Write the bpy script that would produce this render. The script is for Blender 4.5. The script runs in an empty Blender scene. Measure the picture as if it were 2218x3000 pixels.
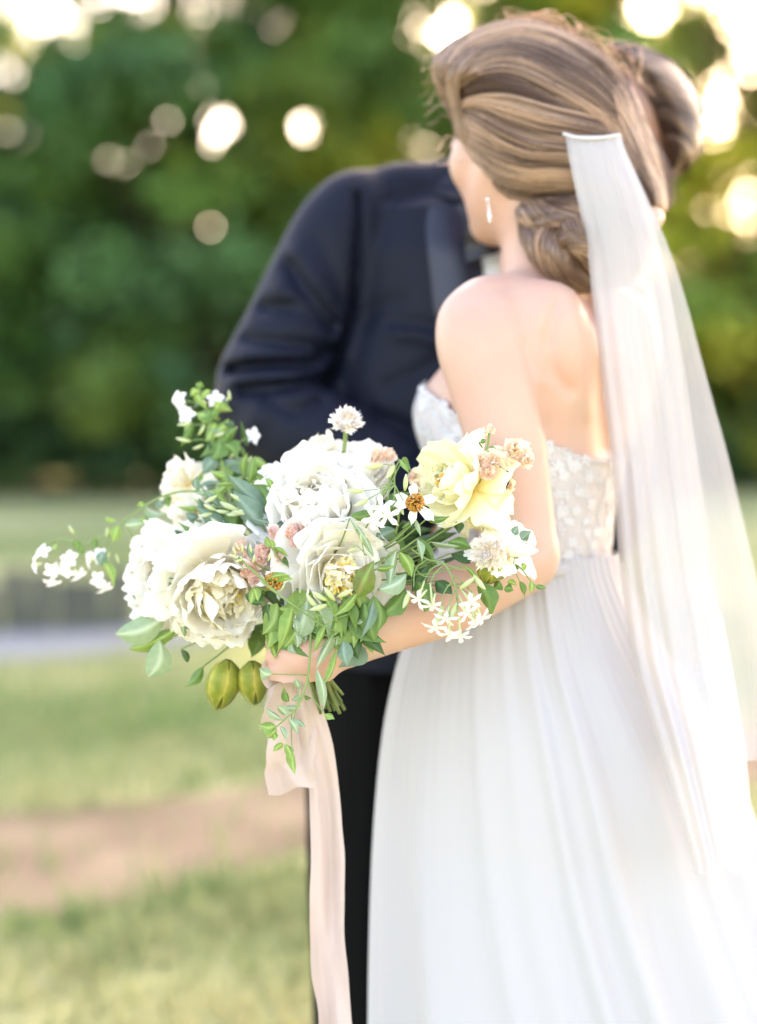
import bpy, bmesh, math, random
import numpy as np
from mathutils import Vector, Matrix

# ------------------------------------------------------------------ camera, sky, sun, exposure
scene = bpy.context.scene
COL = scene.collection
CAM_H, PITCH = 1.18, math.atan(217.0 / 3192.0)
IW, IH, FPX = 1652.0, 2234.4, 80.0 / 56.0 * 2234.4
cam_data = bpy.data.cameras.new('camera'); cam = bpy.data.objects.new('camera', cam_data)
COL.objects.link(cam); scene.camera = cam
cam_data.sensor_fit = 'VERTICAL'; cam_data.sensor_height = 56.0; cam_data.sensor_width = 41.4; cam_data.lens = 80.0
cam_data.clip_start = 0.05; cam_data.clip_end = 2000.0
cam.location = (0, 0, CAM_H); cam.rotation_euler = (math.pi / 2 - PITCH, 0, 0)
cam_data.dof.use_dof = True; cam_data.dof.focus_distance = 1.575; cam_data.dof.aperture_fstop = 2.0

SUN_EL, SUN_AZ = math.radians(24.0), math.radians(19.0)      # azimuth: to the right of the view axis, behind the couple
world = bpy.data.worlds.new('World'); scene.world = world; world.use_nodes = True
wn = world.node_tree.nodes; wl = world.node_tree.links
sky = wn.new('ShaderNodeTexSky'); sky.sky_type = 'NISHITA'; sky.sun_disc = False
sky.sun_elevation = SUN_EL; sky.sun_rotation = SUN_AZ
sky.air_density = 1.0; sky.dust_density = 2.5; sky.ozone_density = 0.6
wl.new(sky.outputs[0], wn['Background'].inputs[0]); wn['Background'].inputs[1].default_value = 0.15
sun_d = bpy.data.lights.new('sun', 'SUN'); sun_d.energy = 2.0; sun_d.angle = math.radians(0.6); sun_d.color = (1.0, 0.86, 0.66)
sun = bpy.data.objects.new('sun', sun_d); COL.objects.link(sun)
sun_dir = Vector((math.sin(SUN_AZ) * math.cos(SUN_EL), math.cos(SUN_AZ) * math.cos(SUN_EL), math.sin(SUN_EL)))
sun.rotation_euler = sun_dir.to_track_quat('Z', 'Y').to_euler(); sun.location = (6, 10, 12)
vs = scene.view_settings
vs.view_transform = 'Standard'; vs.look = 'None'; vs.gamma = 1.0; vs.use_curve_mapping = False
vs.exposure = 3.1
try:
    vs.use_white_balance = True; vs.white_balance_temperature = 7900; vs.white_balance_tint = 21
except Exception:
    pass
scene.cycles.max_bounces = 12; scene.cycles.transparent_max_bounces = 24; scene.cycles.transmission_bounces = 6
scene.cycles.diffuse_bounces = 8
scene.cycles.use_denoising = True
scene.cycles.sample_clamp_indirect = 8.0

# ------------------------------------------------------------------ helpers
CP, SP = math.cos(PITCH), math.sin(PITCH)
def at(x, y, d):
    """point that the lens puts at photo position (x, y) of a 1652-wide print, d metres down the view axis"""
    u = (x - IW / 2) / FPX * d; v = -(y - IH / 2) / FPX * d
    return Vector((u, d * CP + v * SP, CAM_H + v * CP - d * SP))
def atn(x, y, d):
    x, y, d = np.broadcast_arrays(np.asarray(x, float), np.asarray(y, float), np.asarray(d, float))
    u = (x - IW / 2) / FPX * d; v = -(y - IH / 2) / FPX * d
    return np.stack([u, d * CP + v * SP, CAM_H + v * CP - d * SP], -1)
def ground_at(x, y, h=0.0):
    a = Vector((0, 0, CAM_H)); b = at(x, y, 1.0); t = (CAM_H - h) / (CAM_H - b.z)
    return a + (b - a) * t
MPP = 1.0 / FPX    # metres per photo pixel per metre of depth

WM = {}
def empty(name, loc, label=None, cat=None, group=None, parent=None):
    o = bpy.data.objects.new(name, None); COL.objects.link(o); o.empty_display_size = 0.05
    M = Matrix.Translation(Vector(loc)); place(o, M, parent)
    if label: o['label'] = label
    if cat: o['category'] = cat
    if group: o['group'] = group
    return o
def place(o, M, parent=None):
    WM[o] = M
    if parent is not None:
        o.parent = parent; o.matrix_parent_inverse = WM[parent].inverted()
    o.matrix_basis = M
def obj(name, me, parent=None, M=None, label=None, cat=None, group=None, kind=None):
    o = bpy.data.objects.new(name, me); COL.objects.link(o); place(o, M or Matrix.Identity(4), parent)
    if label: o['label'] = label
    if cat: o['category'] = cat
    if group: o['group'] = group
    if kind: o['kind'] = kind
    return o
def mesh(name, V, Fc, mat, smooth=True, cols=None, uv=None):
    me = bpy.data.meshes.new(name)
    V = np.asarray(V, dtype=np.float32).reshape(-1, 3)
    if isinstance(Fc, np.ndarray):
        k = Fc.shape[1]; n = len(Fc)
        me.vertices.add(len(V)); me.vertices.foreach_set('co', V.ravel())
        me.loops.add(n * k); me.loops.foreach_set('vertex_index', Fc.astype(np.int32).ravel())
        me.polygons.add(n); me.polygons.foreach_set('loop_start', np.arange(0, n * k, k, dtype=np.int32))
        me.polygons.foreach_set('loop_total', np.full(n, k, dtype=np.int32))
        me.update(calc_edges=True)
    else:
        me.from_pydata([tuple(v) for v in V.tolist()], [], [tuple(f) for f in Fc])
    if smooth and len(me.polygons):
        me.polygons.foreach_set('use_smooth', np.ones(len(me.polygons), dtype=bool))
    if cols is not None:
        c = np.asarray(cols, dtype=np.float32)
        if c.shape[1] == 3: c = np.concatenate([c, np.ones((len(c), 1), np.float32)], 1)
        a = me.color_attributes.new('tint', 'FLOAT_COLOR', 'POINT'); a.data.foreach_set('color', c.ravel())
    if mat: me.materials.append(mat)
    me.update()
    return me
class Bag:
    """collects vertices, faces (all quads or tris given as quads) and tints for one mesh"""
    def __init__(s): s.V, s.F, s.C, s.n = [], [], [], 0
    def add(s, V, Fc, col=None):
        V = np.asarray(V, float).reshape(-1, 3); s.V.append(V); s.F.append(np.asarray(Fc, int) + s.n)
        if col is None: col = (1, 1, 1)
        col = np.asarray(col, float)
        s.C.append(np.broadcast_to(col, (len(V), 3)) if col.ndim == 1 else col); s.n += len(V)
    def mesh(s, name, mat, smooth=True):
        return mesh(name, np.concatenate(s.V), np.concatenate(s.F), mat, smooth, np.concatenate(s.C))
def catmull(pts, n):
    p = np.asarray([list(q) for q in pts], float); m = len(p)
    if m == 2: return p[0] + (p[1] - p[0]) * np.linspace(0, 1, n)[:, None]
    e = np.concatenate([[2 * p[0] - p[1]], p, [2 * p[-1] - p[-2]]])
    t = np.linspace(0, m - 1 - 1e-9, n); i = t.astype(int); f = (t - i)[:, None]
    a, b, c, d = e[i], e[i + 1], e[i + 2], e[i + 3]
    return 0.5 * (2 * b + (c - a) * f + (2 * a - 5 * b + 4 * c - d) * f ** 2 + (3 * b - a - 3 * c + d) * f ** 3)
def tube_vf(path, rad, k=6, cap=True, flat=1.0, ref=None):
    path = np.asarray(path, float); n = len(path); rad = np.broadcast_to(np.asarray(rad, float), (n,))
    T = np.gradient(path, axis=0); T /= np.linalg.norm(T, axis=1)[:, None] + 1e-12
    r = np.array(ref if ref is not None else ([0, 0, 1] if abs(T[0][2]) < .9 else [1, 0, 0]), float)
    N = np.zeros_like(path)
    for i in range(n):
        r = r - T[i] * r.dot(T[i]); r /= np.linalg.norm(r) + 1e-12; N[i] = r
    B = np.cross(T, N); a = np.arange(k) * 2 * math.pi / k
    V = path[:, None, :] + rad[:, None, None] * (np.cos(a)[None, :, None] * N[:, None, :] * flat + np.sin(a)[None, :, None] * B[:, None, :])
    i, j = np.meshgrid(np.arange(n - 1), np.arange(k), indexing='ij'); j2 = (j + 1) % k
    Fq = np.stack([i * k + j, i * k + j2, (i + 1) * k + j2, (i + 1) * k + j], -1).reshape(-1, 4)
    V = V.reshape(-1, 3)
    if cap:
        V = np.concatenate([V, path[:1], path[-1:]]); c0, c1 = n * k, n * k + 1
        jj = np.arange(0, k, 2) if k % 2 == 0 else np.arange(k)
        f0 = np.stack([np.full_like(jj, c0), (jj + 2) % k if k % 2 == 0 else (jj + 1) % k, (jj + 1) % k if k % 2 == 0 else jj, jj], -1)
        b = (n - 1) * k
        f1 = np.stack([np.full_like(jj, c1), b + jj, b + (jj + 1) % k, b + ((jj + 2) % k if k % 2 == 0 else jj)], -1)
        if k % 2 == 0: Fq = np.concatenate([Fq, f0, f1])
    return V, Fq
def grid_faces(n, m, wrap=False):
    mm = m if wrap else m - 1
    i, j = np.meshgrid(np.arange(n - 1), np.arange(mm), indexing='ij'); j2 = (j + 1) % m
    return np.stack([i * m + j, i * m + j2, (i + 1) * m + j2, (i + 1) * m + j], -1).reshape(-1, 4)
def frame_to(direction, up=(0, 0, 1)):
    z = Vector(direction).normalized(); u = Vector(up)
    x = u.cross(z)
    if x.length < 1e-4: x = Vector((1, 0, 0)).cross(z)
    x.normalize(); y = z.cross(x)
    return Matrix((x, y, z)).transposed().to_4x4()

# vectorised value noise
def vnoise(p, seed=0):
    p = np.asarray(p, float); i = np.floor(p).astype(np.int64); f = p - i; f = f * f * (3 - 2 * f)
    def h(ix, iy, iz):
        n = (ix * 374761393 + iy * 668265263 + iz * 2147483647 + seed * 1274126177) & 0xffffffff
        n = ((n ^ (n >> 13)) * 1274126177) & 0xffffffff; n = n ^ (n >> 16)
        return (n & 0xffff) / 65535.0
    r = 0
    for dx in (0, 1):
        for dy in (0, 1):
            for dz in (0, 1):
                w = (f[..., 0] if dx else 1 - f[..., 0]) * (f[..., 1] if dy else 1 - f[..., 1]) * (f[..., 2] if dz else 1 - f[..., 2])
                r = r + w * h(i[..., 0] + dx, i[..., 1] + dy, i[..., 2] + dz)
    return r * 2 - 1

# ------------------------------------------------------------------ materials
def nodes(name):
    m = bpy.data.materials.new(name); m.use_nodes = True; nt = m.node_tree
    return m, nt.nodes, nt.links, nt.nodes['Principled BSDF'], nt.nodes['Material Output']
def noise_bump(nt, ln, b, scale, strength, dist=0.002, coord='Object', detail=4):
    tc = nt.new('ShaderNodeTexCoord'); n = nt.new('ShaderNodeTexNoise'); n.inputs['Scale'].default_value = scale; n.inputs['Detail'].default_value = detail
    bp = nt.new('ShaderNodeBump'); bp.inputs['Strength'].default_value = strength; bp.inputs['Distance'].default_value = dist
    ln.new(tc.outputs[coord], n.inputs['Vector']); ln.new(n.outputs['Fac'], bp.inputs['Height']); ln.new(bp.outputs[0], b.inputs['Normal'])
    return n
def mat(name, col, rough=0.6, spec=0.3, tint=False, var=None, vscale=20, bump=None, trans=0.0, sss=None, sheen=0.0, emis=None, alpha=0.0, coat=0.0):
    """principled surface; var = second colour mixed by noise; trans = share of translucency (thin leaves, petals, cloth); alpha = share seen through"""
    m, nt, ln, b, out = nodes(name)
    b.inputs['Roughness'].default_value = rough; b.inputs['Specular IOR Level'].default_value = spec
    rgb = nt.new('ShaderNodeRGB'); rgb.outputs[0].default_value = (*col, 1); c = rgb.outputs[0]
    if var:
        tc = nt.new('ShaderNodeTexCoord'); n = nt.new('ShaderNodeTexNoise'); n.inputs['Scale'].default_value = vscale; n.inputs['Detail'].default_value = 5
        ln.new(tc.outputs['Object'], n.inputs['Vector'])
        mr = nt.new('ShaderNodeMapRange'); mr.inputs[1].default_value = .35; mr.inputs[2].default_value = .65; ln.new(n.outputs['Fac'], mr.inputs[0])
        mx = nt.new('ShaderNodeMix'); mx.data_type = 'RGBA'; ln.new(mr.outputs[0], mx.inputs['Factor'])
        ln.new(c, mx.inputs['A']); mx.inputs['B'].default_value = (*var, 1); c = mx.outputs['Result']
    if tint:
        at_ = nt.new('ShaderNodeAttribute'); at_.attribute_name = 'tint'
        mx = nt.new('ShaderNodeMix'); mx.data_type = 'RGBA'; mx.blend_type = 'MULTIPLY'; mx.inputs['Factor'].default_value = 1
        ln.new(c, mx.inputs['A']); ln.new(at_.outputs['Color'], mx.inputs['B']); c = mx.outputs['Result']
    ln.new(c, b.inputs['Base Color'])
    if bump: noise_bump(nt, ln, b, *bump)
    if sss: 
        b.inputs['Subsurface Weight'].default_value = sss[0]; b.inputs['Subsurface Radius'].default_value = sss[1]; b.inputs['Subsurface Scale'].default_value = sss[2]
    if sheen: b.inputs['Sheen Weight'].default_value = sheen; b.inputs['Sheen Roughness'].default_value = .4
    if coat: b.inputs['Coat Weight'].default_value = coat
    s = b.outputs[0]
    if trans:
        t = nt.new('ShaderNodeBsdfTranslucent'); ln.new(c, t.inputs[0])
        ms = nt.new('ShaderNodeMixShader'); ms.inputs[0].default_value = trans; ln.new(s, ms.inputs[1]); ln.new(t.outputs[0], ms.inputs[2]); s = ms.outputs[0]
    if alpha:
        t = nt.new('ShaderNodeBsdfTransparent')
        ms = nt.new('ShaderNodeMixShader'); ms.inputs[0].default_value = alpha; ln.new(s, ms.inputs[1]); ln.new(t.outputs[0], ms.inputs[2]); s = ms.outputs[0]
    ln.new(s, out.inputs[0])
    return m
# ------------------------------------------------------------------ the setting: lawn, dirt track, path
rng = np.random.RandomState(7)
M_lawn = mat('lawn_turf', (0.25, 0.285, 0.12), .9, .1, var=(0.43, 0.39, 0.19), vscale=0.9, bump=(60, .6, .02))  # yellow noise patches: dry grass, and sun patches put into the colour
M_dirt = mat('dry_dirt', (0.205, 0.143, 0.092), .95, .1, var=(0.31, 0.23, 0.145), vscale=2.2, bump=(40, .7, .02))
M_grav = mat('pale_gravel', (0.30, 0.30, 0.295), .95, .1, var=(0.23, 0.23, 0.23), vscale=8, bump=(90, .6, .02))
def ground_z(x, y): return 0.05 * vnoise(np.stack([x * .25, y * .25, 0 * x], -1), 3) * np.clip((y - 3) / 6, 0, 1)
def sheet(name, xs, ys, m, dz=0.0, label=None):
    X, Y = np.meshgrid(xs, ys); Z = ground_z(X, Y) + dz
    return obj(name, mesh(name, np.stack([X, Y, Z], -1).reshape(-1, 3), grid_faces(len(ys), len(xs)), m), kind='structure')
ys = np.concatenate([np.linspace(-40, 1, 15), np.linspace(1.5, 14, 60), np.linspace(15, 60, 40), np.array([80, 120, 200, 400, 700])])
xs = np.concatenate([np.array([-500, -200, -80, -40]), np.linspace(-25, 25, 70), np.array([40, 80, 200, 500])])
sheet('lawn', xs, ys, M_lawn)
def band(name, pts_lo, pts_hi, m, n=60, k=8, dz=0.006, rag=0.05):
    """a strip of ground between two edges given as points on the ground"""
    lo = catmull(pts_lo, n); hi = catmull(pts_hi, n); V = []
    for i in range(n):
        for j in range(k):
            t = j / (k - 1); p = lo[i] * (1 - t) + hi[i] * t
            w = rag * (1 if j in (0, k - 1) else 0)
            p = p + np.array([0, w * (vnoise(np.array([[p[0] * 2.3, p[1] * 2.3, j]]), 5)[0]), 0])
            V.append([p[0], p[1], float(ground_z(p[0], p[1])) + dz])
    return obj(name, mesh(name, V, grid_faces(n, k), m), kind='structure')
def g3(x, y): return list(ground_at(x, y))
band('dirt_track', [g3(-900, 2330), g3(-200, 2110), g3(150, 2010), g3(420, 1955), g3(680, 1880), g3(1100, 1800), g3(1700, 1720), g3(2600, 1640)],
     [g3(-900, 1960), g3(-200, 1830), g3(150, 1778), g3(420, 1745), g3(680, 1690), g3(1100, 1640), g3(1700, 1590), g3(2600, 1540)], M_dirt, rag=.12)
band('gravel_path', [g3(-1500, 1530), g3(-300, 1482), g3(0, 1450), g3(250, 1425), g3(430, 1400), g3(560, 1372)],
     [g3(-1500, 1425), g3(-300, 1400), g3(0, 1374), g3(250, 1362), g3(430, 1350), g3(560, 1345)], M_grav, dz=.008, rag=.08)

# grass: what nobody could count
M_grass = mat('grass_blades', (1, 1, 1), .8, .2, tint=True, trans=.35)
def grass():
    n = 75000
    d = 2.2 + 11 * rng.rand(n) ** 1.6; x = (rng.rand(n) - .5) * 2 * (0.5 + d * .42)
    p = np.stack([x, d, ground_z(x, d)], -1)
    nz = vnoise(np.stack([x * 1.1, d * 1.1, 0 * x], -1), 11); nz2 = vnoise(np.stack([x * 4, d * 4, 0 * x], -1), 12)
    # the dirt track and path stay almost bare
    def yline(pts): 
        q = np.array([g3(*a)[:2] for a in pts]); return np.interp(x, q[:, 0], q[:, 1])
    lo = yline([(-900, 2330), (-200, 2110), (150, 2010), (420, 1955), (680, 1880), (1100, 1800), (1700, 1720), (2600, 1640)])
    hi = yline([(-900, 1960), (-200, 1830), (150, 1778), (420, 1745), (680, 1690), (1100, 1640), (1700, 1590), (2600, 1540)])
    lo2 = yline([(-1500, 1530), (-300, 1482), (0, 1450), (250, 1425), (430, 1400), (560, 1372)]); hi2 = yline([(-1500, 1425), (-300, 1400), (0, 1374), (250, 1362), (430, 1350), (560, 1345)])
    keep = ~((d > lo + .1 * nz2) & (d < hi + .1 * nz2) & (rng.rand(n) > .04)) & ~((d > lo2) & (d < hi2) & (x < -.2))
    keep &= rng.rand(n) < .55 + .45 * nz
    p, nz, nz2, d2 = p[keep], nz[keep], nz2[keep], d[keep]; n = len(p)
    h = (.035 + .05 * rng.rand(n)) * (1 + .3 * nz); w = .004 + .004 * rng.rand(n); a = rng.rand(n) * 6.283; lean = (rng.rand(n, 2) - .5) * .9 * h[:, None]
    s = np.stack([np.cos(a), np.sin(a), 0 * a], -1) * w[:, None]
    top = p + np.stack([lean[:, 0], lean[:, 1], h], -1); mid = (p + top) / 2 + np.stack([-lean[:, 0] * .15, -lean[:, 1] * .15, h * .05], -1)
    V = np.stack([p - s, p + s, mid + s * .8, mid - s * .8, top + s * .1, top - s * .1], 1).reshape(-1, 3)
    f = np.arange(n)[:, None] * 6
    Fc = np.concatenate([f + np.array([[0, 1, 2, 3]]), f + np.array([[3, 2, 4, 5]])])
    g = np.clip(.5 + .5 * nz + .35 * nz2 + .25 * (rng.rand(n) - .5), 0, 1)[:, None]
    c = np.array([.45, .42, .22]) * (1 - g) + np.array([.19, .275, .105]) * g  # straw tone serves dry tufts and painted sunny patches
    c = np.repeat(c, 6, axis=0)
    obj('grass', mesh('grass', V, Fc, M_grass, True, c), kind='stuff', label='short mown lawn grass, green with dry straw and painted sunlit patches', cat='grass')
grass()

# low weathered board edging beyond the pale path
M_board = mat('weathered_board', (0.105, 0.095, 0.088), .9, .2, var=(0.065, 0.07, 0.05), vscale=14, bump=(50, .5, .004))
def edging():
    a, b = np.array(g3(-560, 1400)), np.array(g3(292, 1366)); L = np.linalg.norm(b - a); n = int(L / .135)
    root = empty('board_edging', (b + a) / 2, 'low grey weathered board wall behind the pale path at the lawn edge', 'low wall')
    def box(w, t, h):
        bm = bmesh.new(); bmesh.ops.create_cube(bm, size=1); bmesh.ops.scale(bm, vec=(w, t, h), verts=bm.verts)
        bmesh.ops.bevel(bm, geom=list(bm.edges), offset=.006, segments=1, affect='EDGES'); me = bpy.data.meshes.new('board'); bm.to_mesh(me); bm.free(); me.materials.append(M_board); return me
    me = box(.122, .05, .40); ang = math.atan2(b[1] - a[1], b[0] - a[0])
    for i in range(n):
        t = (i + .5) / n; p = a + (b - a) * t
        obj('board', me, root, Matrix.Translation((p[0], p[1] + .02 * rng.randn(), .10 + .05 * rng.randn())) @ Matrix.Rotation(ang, 4, 'Z') @ Matrix.Rotation(.03 * rng.randn(), 4, 'Y'))
edging()

# ------------------------------------------------------------------ trees and shrubs along the far edge of the lawn
M_leaf = mat('tree_leaves', (1, 1, 1), .5, .4, tint=True, trans=.5)
M_bark = mat('tree_bark', (0.07, 0.055, 0.04), .95, .15, var=(0.12, 0.10, 0.075), vscale=9, bump=(25, .8, .03))
D_ROW = 22.0
# open places between the branches, where sky shows (photo position, radius in m)
GAPS = [(470, 262, .26), (492, 258, .18), (448, 272, .16), (470, 300, .14), (661, 276, .20), (160, 508, .17), (455, 482, .17), (540, 482, .16), (395, 135, .11), (680, 200, .07), (98, 190, .09), (245, 85, .10),
        (12, 10, .32), (130, 25, .26), (165, 60, .24), (60, 88, .30), (25, 115, .3), (20, 165, .22), (5, 230, .22), (80, 20, .3), (210, 0, .22), (300, -6, .22), (380, -20, .18), (250, -40, .22), (110, 125, .13), (15, 290, .16), (180, 690, .09), (300, 810, .08),
        (1013, 28, .20), (975, 68, .17), (1110, 0, .17), (1060, -20, .16), (1130, 30, .10), (900, 10, .12),
        (1400, 20, .24), (1440, 20, .2), (1470, 75, .42), (1520, 25, .36), (1560, 60, .42), (1500, 120, .36), (1590, 110, .34), (1545, 165, .36), (1620, 30, .5), (1640, 120, .4), (1600, 200, .3), (1560, 240, .26), (1640, 240, .3), (1590, -30, .6), (1490, 190, .22), (1570, 290, .16),
        (1535, 430, .17), (1560, 450, .14), (1515, 470, .14), (1540, 500, .14), (1570, 400, .1), (1500, 520, .10), (1553, 602, .16), (1560, 640, .10), (1600, 480, .12), (1620, 560, .12), (1590, 360, .10), (1640, 430, .12), (1640, 660, .10), (1600, 700, .08), (1500, 420, .12), (1480, 560, .10)]
GAPP = np.array([list(at(x, y, D_ROW)) for x, y, r in GAPS]); GAPR = np.array([r * (1.05 if x > 1300 else 1.05) for x, _, r in GAPS])
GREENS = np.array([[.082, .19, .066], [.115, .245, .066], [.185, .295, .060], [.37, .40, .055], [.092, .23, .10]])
def leaves(bag, cl, crad, per, size, rs, pal, gaps=True, flat=.6):
    n = len(cl) * per
    c = np.repeat(np.arange(len(cl)), per)
    v = rs.randn(n, 3); v /= np.linalg.norm(v, axis=1)[:, None]; r = rs.rand(n) ** (1 / 2.2)
    p = cl[c] + v * (r * crad[c])[:, None] * np.array([1, 1, flat])
    keep = p[:, 2] > .12
    if gaps:
        dxy = p[:, None, [0, 2]] - GAPP[None, :, [0, 2]]
        sc = (p[:, 1] / GAPP[0, 1])[:, None]
        dxy = p[:, None, [0, 2]] - (GAPP[None, :, [0, 2]] - np.array([0, CAM_H])) * sc[..., None] - np.array([0, CAM_H])
        keep &= ~((dxy ** 2).sum(-1) < (GAPR[None] * (1 + .15 * rs.randn(n))[:, None]) ** 2).any(1)
    p, c = p[keep], c[keep]; n = len(p)
    d = rs.randn(n, 3) * np.array([1, 1, .5]); d[:, 2] -= .35; d /= np.linalg.norm(d, axis=1)[:, None]
    nrm = rs.randn(n, 3) * .7 + np.array([0, -.25, .9]); s = np.cross(d, nrm); s /= np.linalg.norm(s, axis=1)[:, None] + 1e-9
    nn = np.cross(s, d)
    L = (size * (.7 + .6 * rs.rand(n)))[:, None]; w = L * .30
    V = np.stack([p, p + d * L * .5 + s * w - nn * w * .3, p + d * L, p + d * L * .5 - s * w - nn * w * .3], 1).reshape(-1, 3)
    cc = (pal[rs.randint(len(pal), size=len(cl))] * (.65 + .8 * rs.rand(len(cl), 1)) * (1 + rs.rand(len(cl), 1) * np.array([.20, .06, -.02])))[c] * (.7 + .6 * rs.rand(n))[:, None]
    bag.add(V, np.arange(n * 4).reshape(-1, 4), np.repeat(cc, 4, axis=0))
def tree(name, label, x, y, h, rad, low, seed, ncl, per, size, pal, lean=0.0, group='trees along the far edge of the lawn', gaps=True, cat='tree'):
    rs = np.random.RandomState(seed); z0 = 0.0
    root = empty(name, (x, y, z0), label, cat, group)
    tp = catmull([(x, y, z0 - .1), (x + .1 * rs.randn(), y, h * .3), (x + lean * .5 + .2 * rs.randn(), y + .1 * rs.randn(), h * .6), (x + lean, y, h * .93)], 14)
    tr = np.linspace(.02 * h + .03, .02, 14); tr[0] *= 1.5
    b = Bag(); V, Fq = tube_vf(tp, tr, 10); b.add(V, Fq)
    obj('trunk', b.mesh('trunk', M_bark), root)
    cl, cr = [], []; limbs = Bag()
    for i in range(ncl):
        t = (i + rs.rand()) / ncl; z = low + (h - low) * t ** .9
        prof = math.sin(math.pi * min(1, .22 + .78 * (1 - t) * 1.0) ** .8) ** .7 if t > .35 else .75 + .25 * t / .35
        prof = max(.12, min(1, 1.25 * (1 - t) ** .55)) if t > .4 else .82 + .18 * t / .4
        a = rs.rand() * 6.283; rr = rad * prof * math.sqrt(.15 + .85 * rs.rand())
        k = min(13, int(13 * z / (h * .93))); base = tp[max(1, k - 2)]
        q = np.array([base[0] + math.cos(a) * rr, base[1] + math.sin(a) * rr, z + .15 * rs.randn()])
        cl.append(q); cr.append(rad * (.20 + .14 * rs.rand()))
        if i % 3 == 0:
            lp = catmull([base, (base + q) / 2 + np.array([0, 0, .12 * rr]), q], 6); V, Fq = tube_vf(lp, np.linspace(.03 + .006 * h * (1 - t), .012, 6), 5, cap=False); limbs.add(V, Fq)
    obj('limbs', limbs.mesh('limbs', M_bark), root)
    bag = Bag(); leaves(bag, np.array(cl), np.array(cr), per, size, rs, pal, gaps)
    me = bag.mesh('crown', M_leaf, smooth=False); o = obj('crown', me, root); o['kind'] = 'stuff'
    return root
G = GREENS
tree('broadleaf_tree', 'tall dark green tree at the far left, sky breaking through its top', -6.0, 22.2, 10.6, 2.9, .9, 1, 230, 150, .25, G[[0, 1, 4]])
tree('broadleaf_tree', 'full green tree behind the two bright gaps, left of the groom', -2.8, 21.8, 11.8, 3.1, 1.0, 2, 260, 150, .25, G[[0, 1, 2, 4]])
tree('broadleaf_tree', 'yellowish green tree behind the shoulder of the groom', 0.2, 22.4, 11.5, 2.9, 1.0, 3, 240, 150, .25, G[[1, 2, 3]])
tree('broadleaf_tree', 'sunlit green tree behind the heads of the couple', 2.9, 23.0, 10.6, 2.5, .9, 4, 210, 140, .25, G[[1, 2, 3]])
tree('broadleaf_tree', 'thin yellow green tree against the glow at the right edge', 6.1, 23.4, 14.5, 3.1, .8, 5, 260, 120, .26, G[[2, 3, 3]] * 1.2)  # crown above the view made tall and wide to shade the couple
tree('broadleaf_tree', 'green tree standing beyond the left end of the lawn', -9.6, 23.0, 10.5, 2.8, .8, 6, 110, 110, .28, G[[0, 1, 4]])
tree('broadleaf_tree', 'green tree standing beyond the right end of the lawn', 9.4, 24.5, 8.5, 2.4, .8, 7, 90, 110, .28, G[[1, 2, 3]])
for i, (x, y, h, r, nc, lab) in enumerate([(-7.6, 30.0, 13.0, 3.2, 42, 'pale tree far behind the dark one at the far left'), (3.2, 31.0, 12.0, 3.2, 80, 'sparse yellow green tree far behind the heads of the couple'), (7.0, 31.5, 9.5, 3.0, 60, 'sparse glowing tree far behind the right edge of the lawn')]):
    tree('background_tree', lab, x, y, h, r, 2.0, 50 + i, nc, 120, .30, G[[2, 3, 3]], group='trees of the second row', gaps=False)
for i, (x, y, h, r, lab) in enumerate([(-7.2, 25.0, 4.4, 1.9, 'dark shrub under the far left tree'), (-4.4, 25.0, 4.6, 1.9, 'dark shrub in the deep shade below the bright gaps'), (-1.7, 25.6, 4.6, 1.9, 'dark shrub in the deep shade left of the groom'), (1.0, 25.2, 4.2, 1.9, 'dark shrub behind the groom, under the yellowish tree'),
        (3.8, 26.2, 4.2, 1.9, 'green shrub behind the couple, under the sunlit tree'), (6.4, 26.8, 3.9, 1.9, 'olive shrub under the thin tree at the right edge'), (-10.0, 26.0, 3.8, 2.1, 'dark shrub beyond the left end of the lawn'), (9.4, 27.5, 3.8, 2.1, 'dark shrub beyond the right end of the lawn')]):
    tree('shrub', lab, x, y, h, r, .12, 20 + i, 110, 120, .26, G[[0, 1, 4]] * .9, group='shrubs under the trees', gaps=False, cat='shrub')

def hedge():
    rs = np.random.RandomState(77); root = empty('hedge', (0, 21.0, 0), 'low dark hedge running along the foot of the trees', 'hedge')
    n = 420; x = np.linspace(-15, 15, n) + .1 * rs.randn(n); z = .15 + .75 * rs.rand(n) ** .8; cl = np.stack([x, 21.0 + .08 * x + .25 * rs.randn(n), z], -1)
    b = Bag()
    for i in range(0, n, 6):
        V, Fq = tube_vf(np.array([[cl[i, 0], cl[i, 1], -.05], [cl[i, 0] + .05, cl[i, 1], .35], [cl[i, 0] - .05 + .1 * rs.rand(), cl[i, 1], .75]]), [.025, .02, .01], 5, cap=False); b.add(V, Fq)
    o = obj('branches', b.mesh('branches', M_bark), root); o['kind'] = 'stuff'
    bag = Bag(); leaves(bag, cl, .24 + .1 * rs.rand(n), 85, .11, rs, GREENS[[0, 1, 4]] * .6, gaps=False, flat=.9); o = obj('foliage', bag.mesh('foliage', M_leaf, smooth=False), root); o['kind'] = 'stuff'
hedge()
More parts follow.
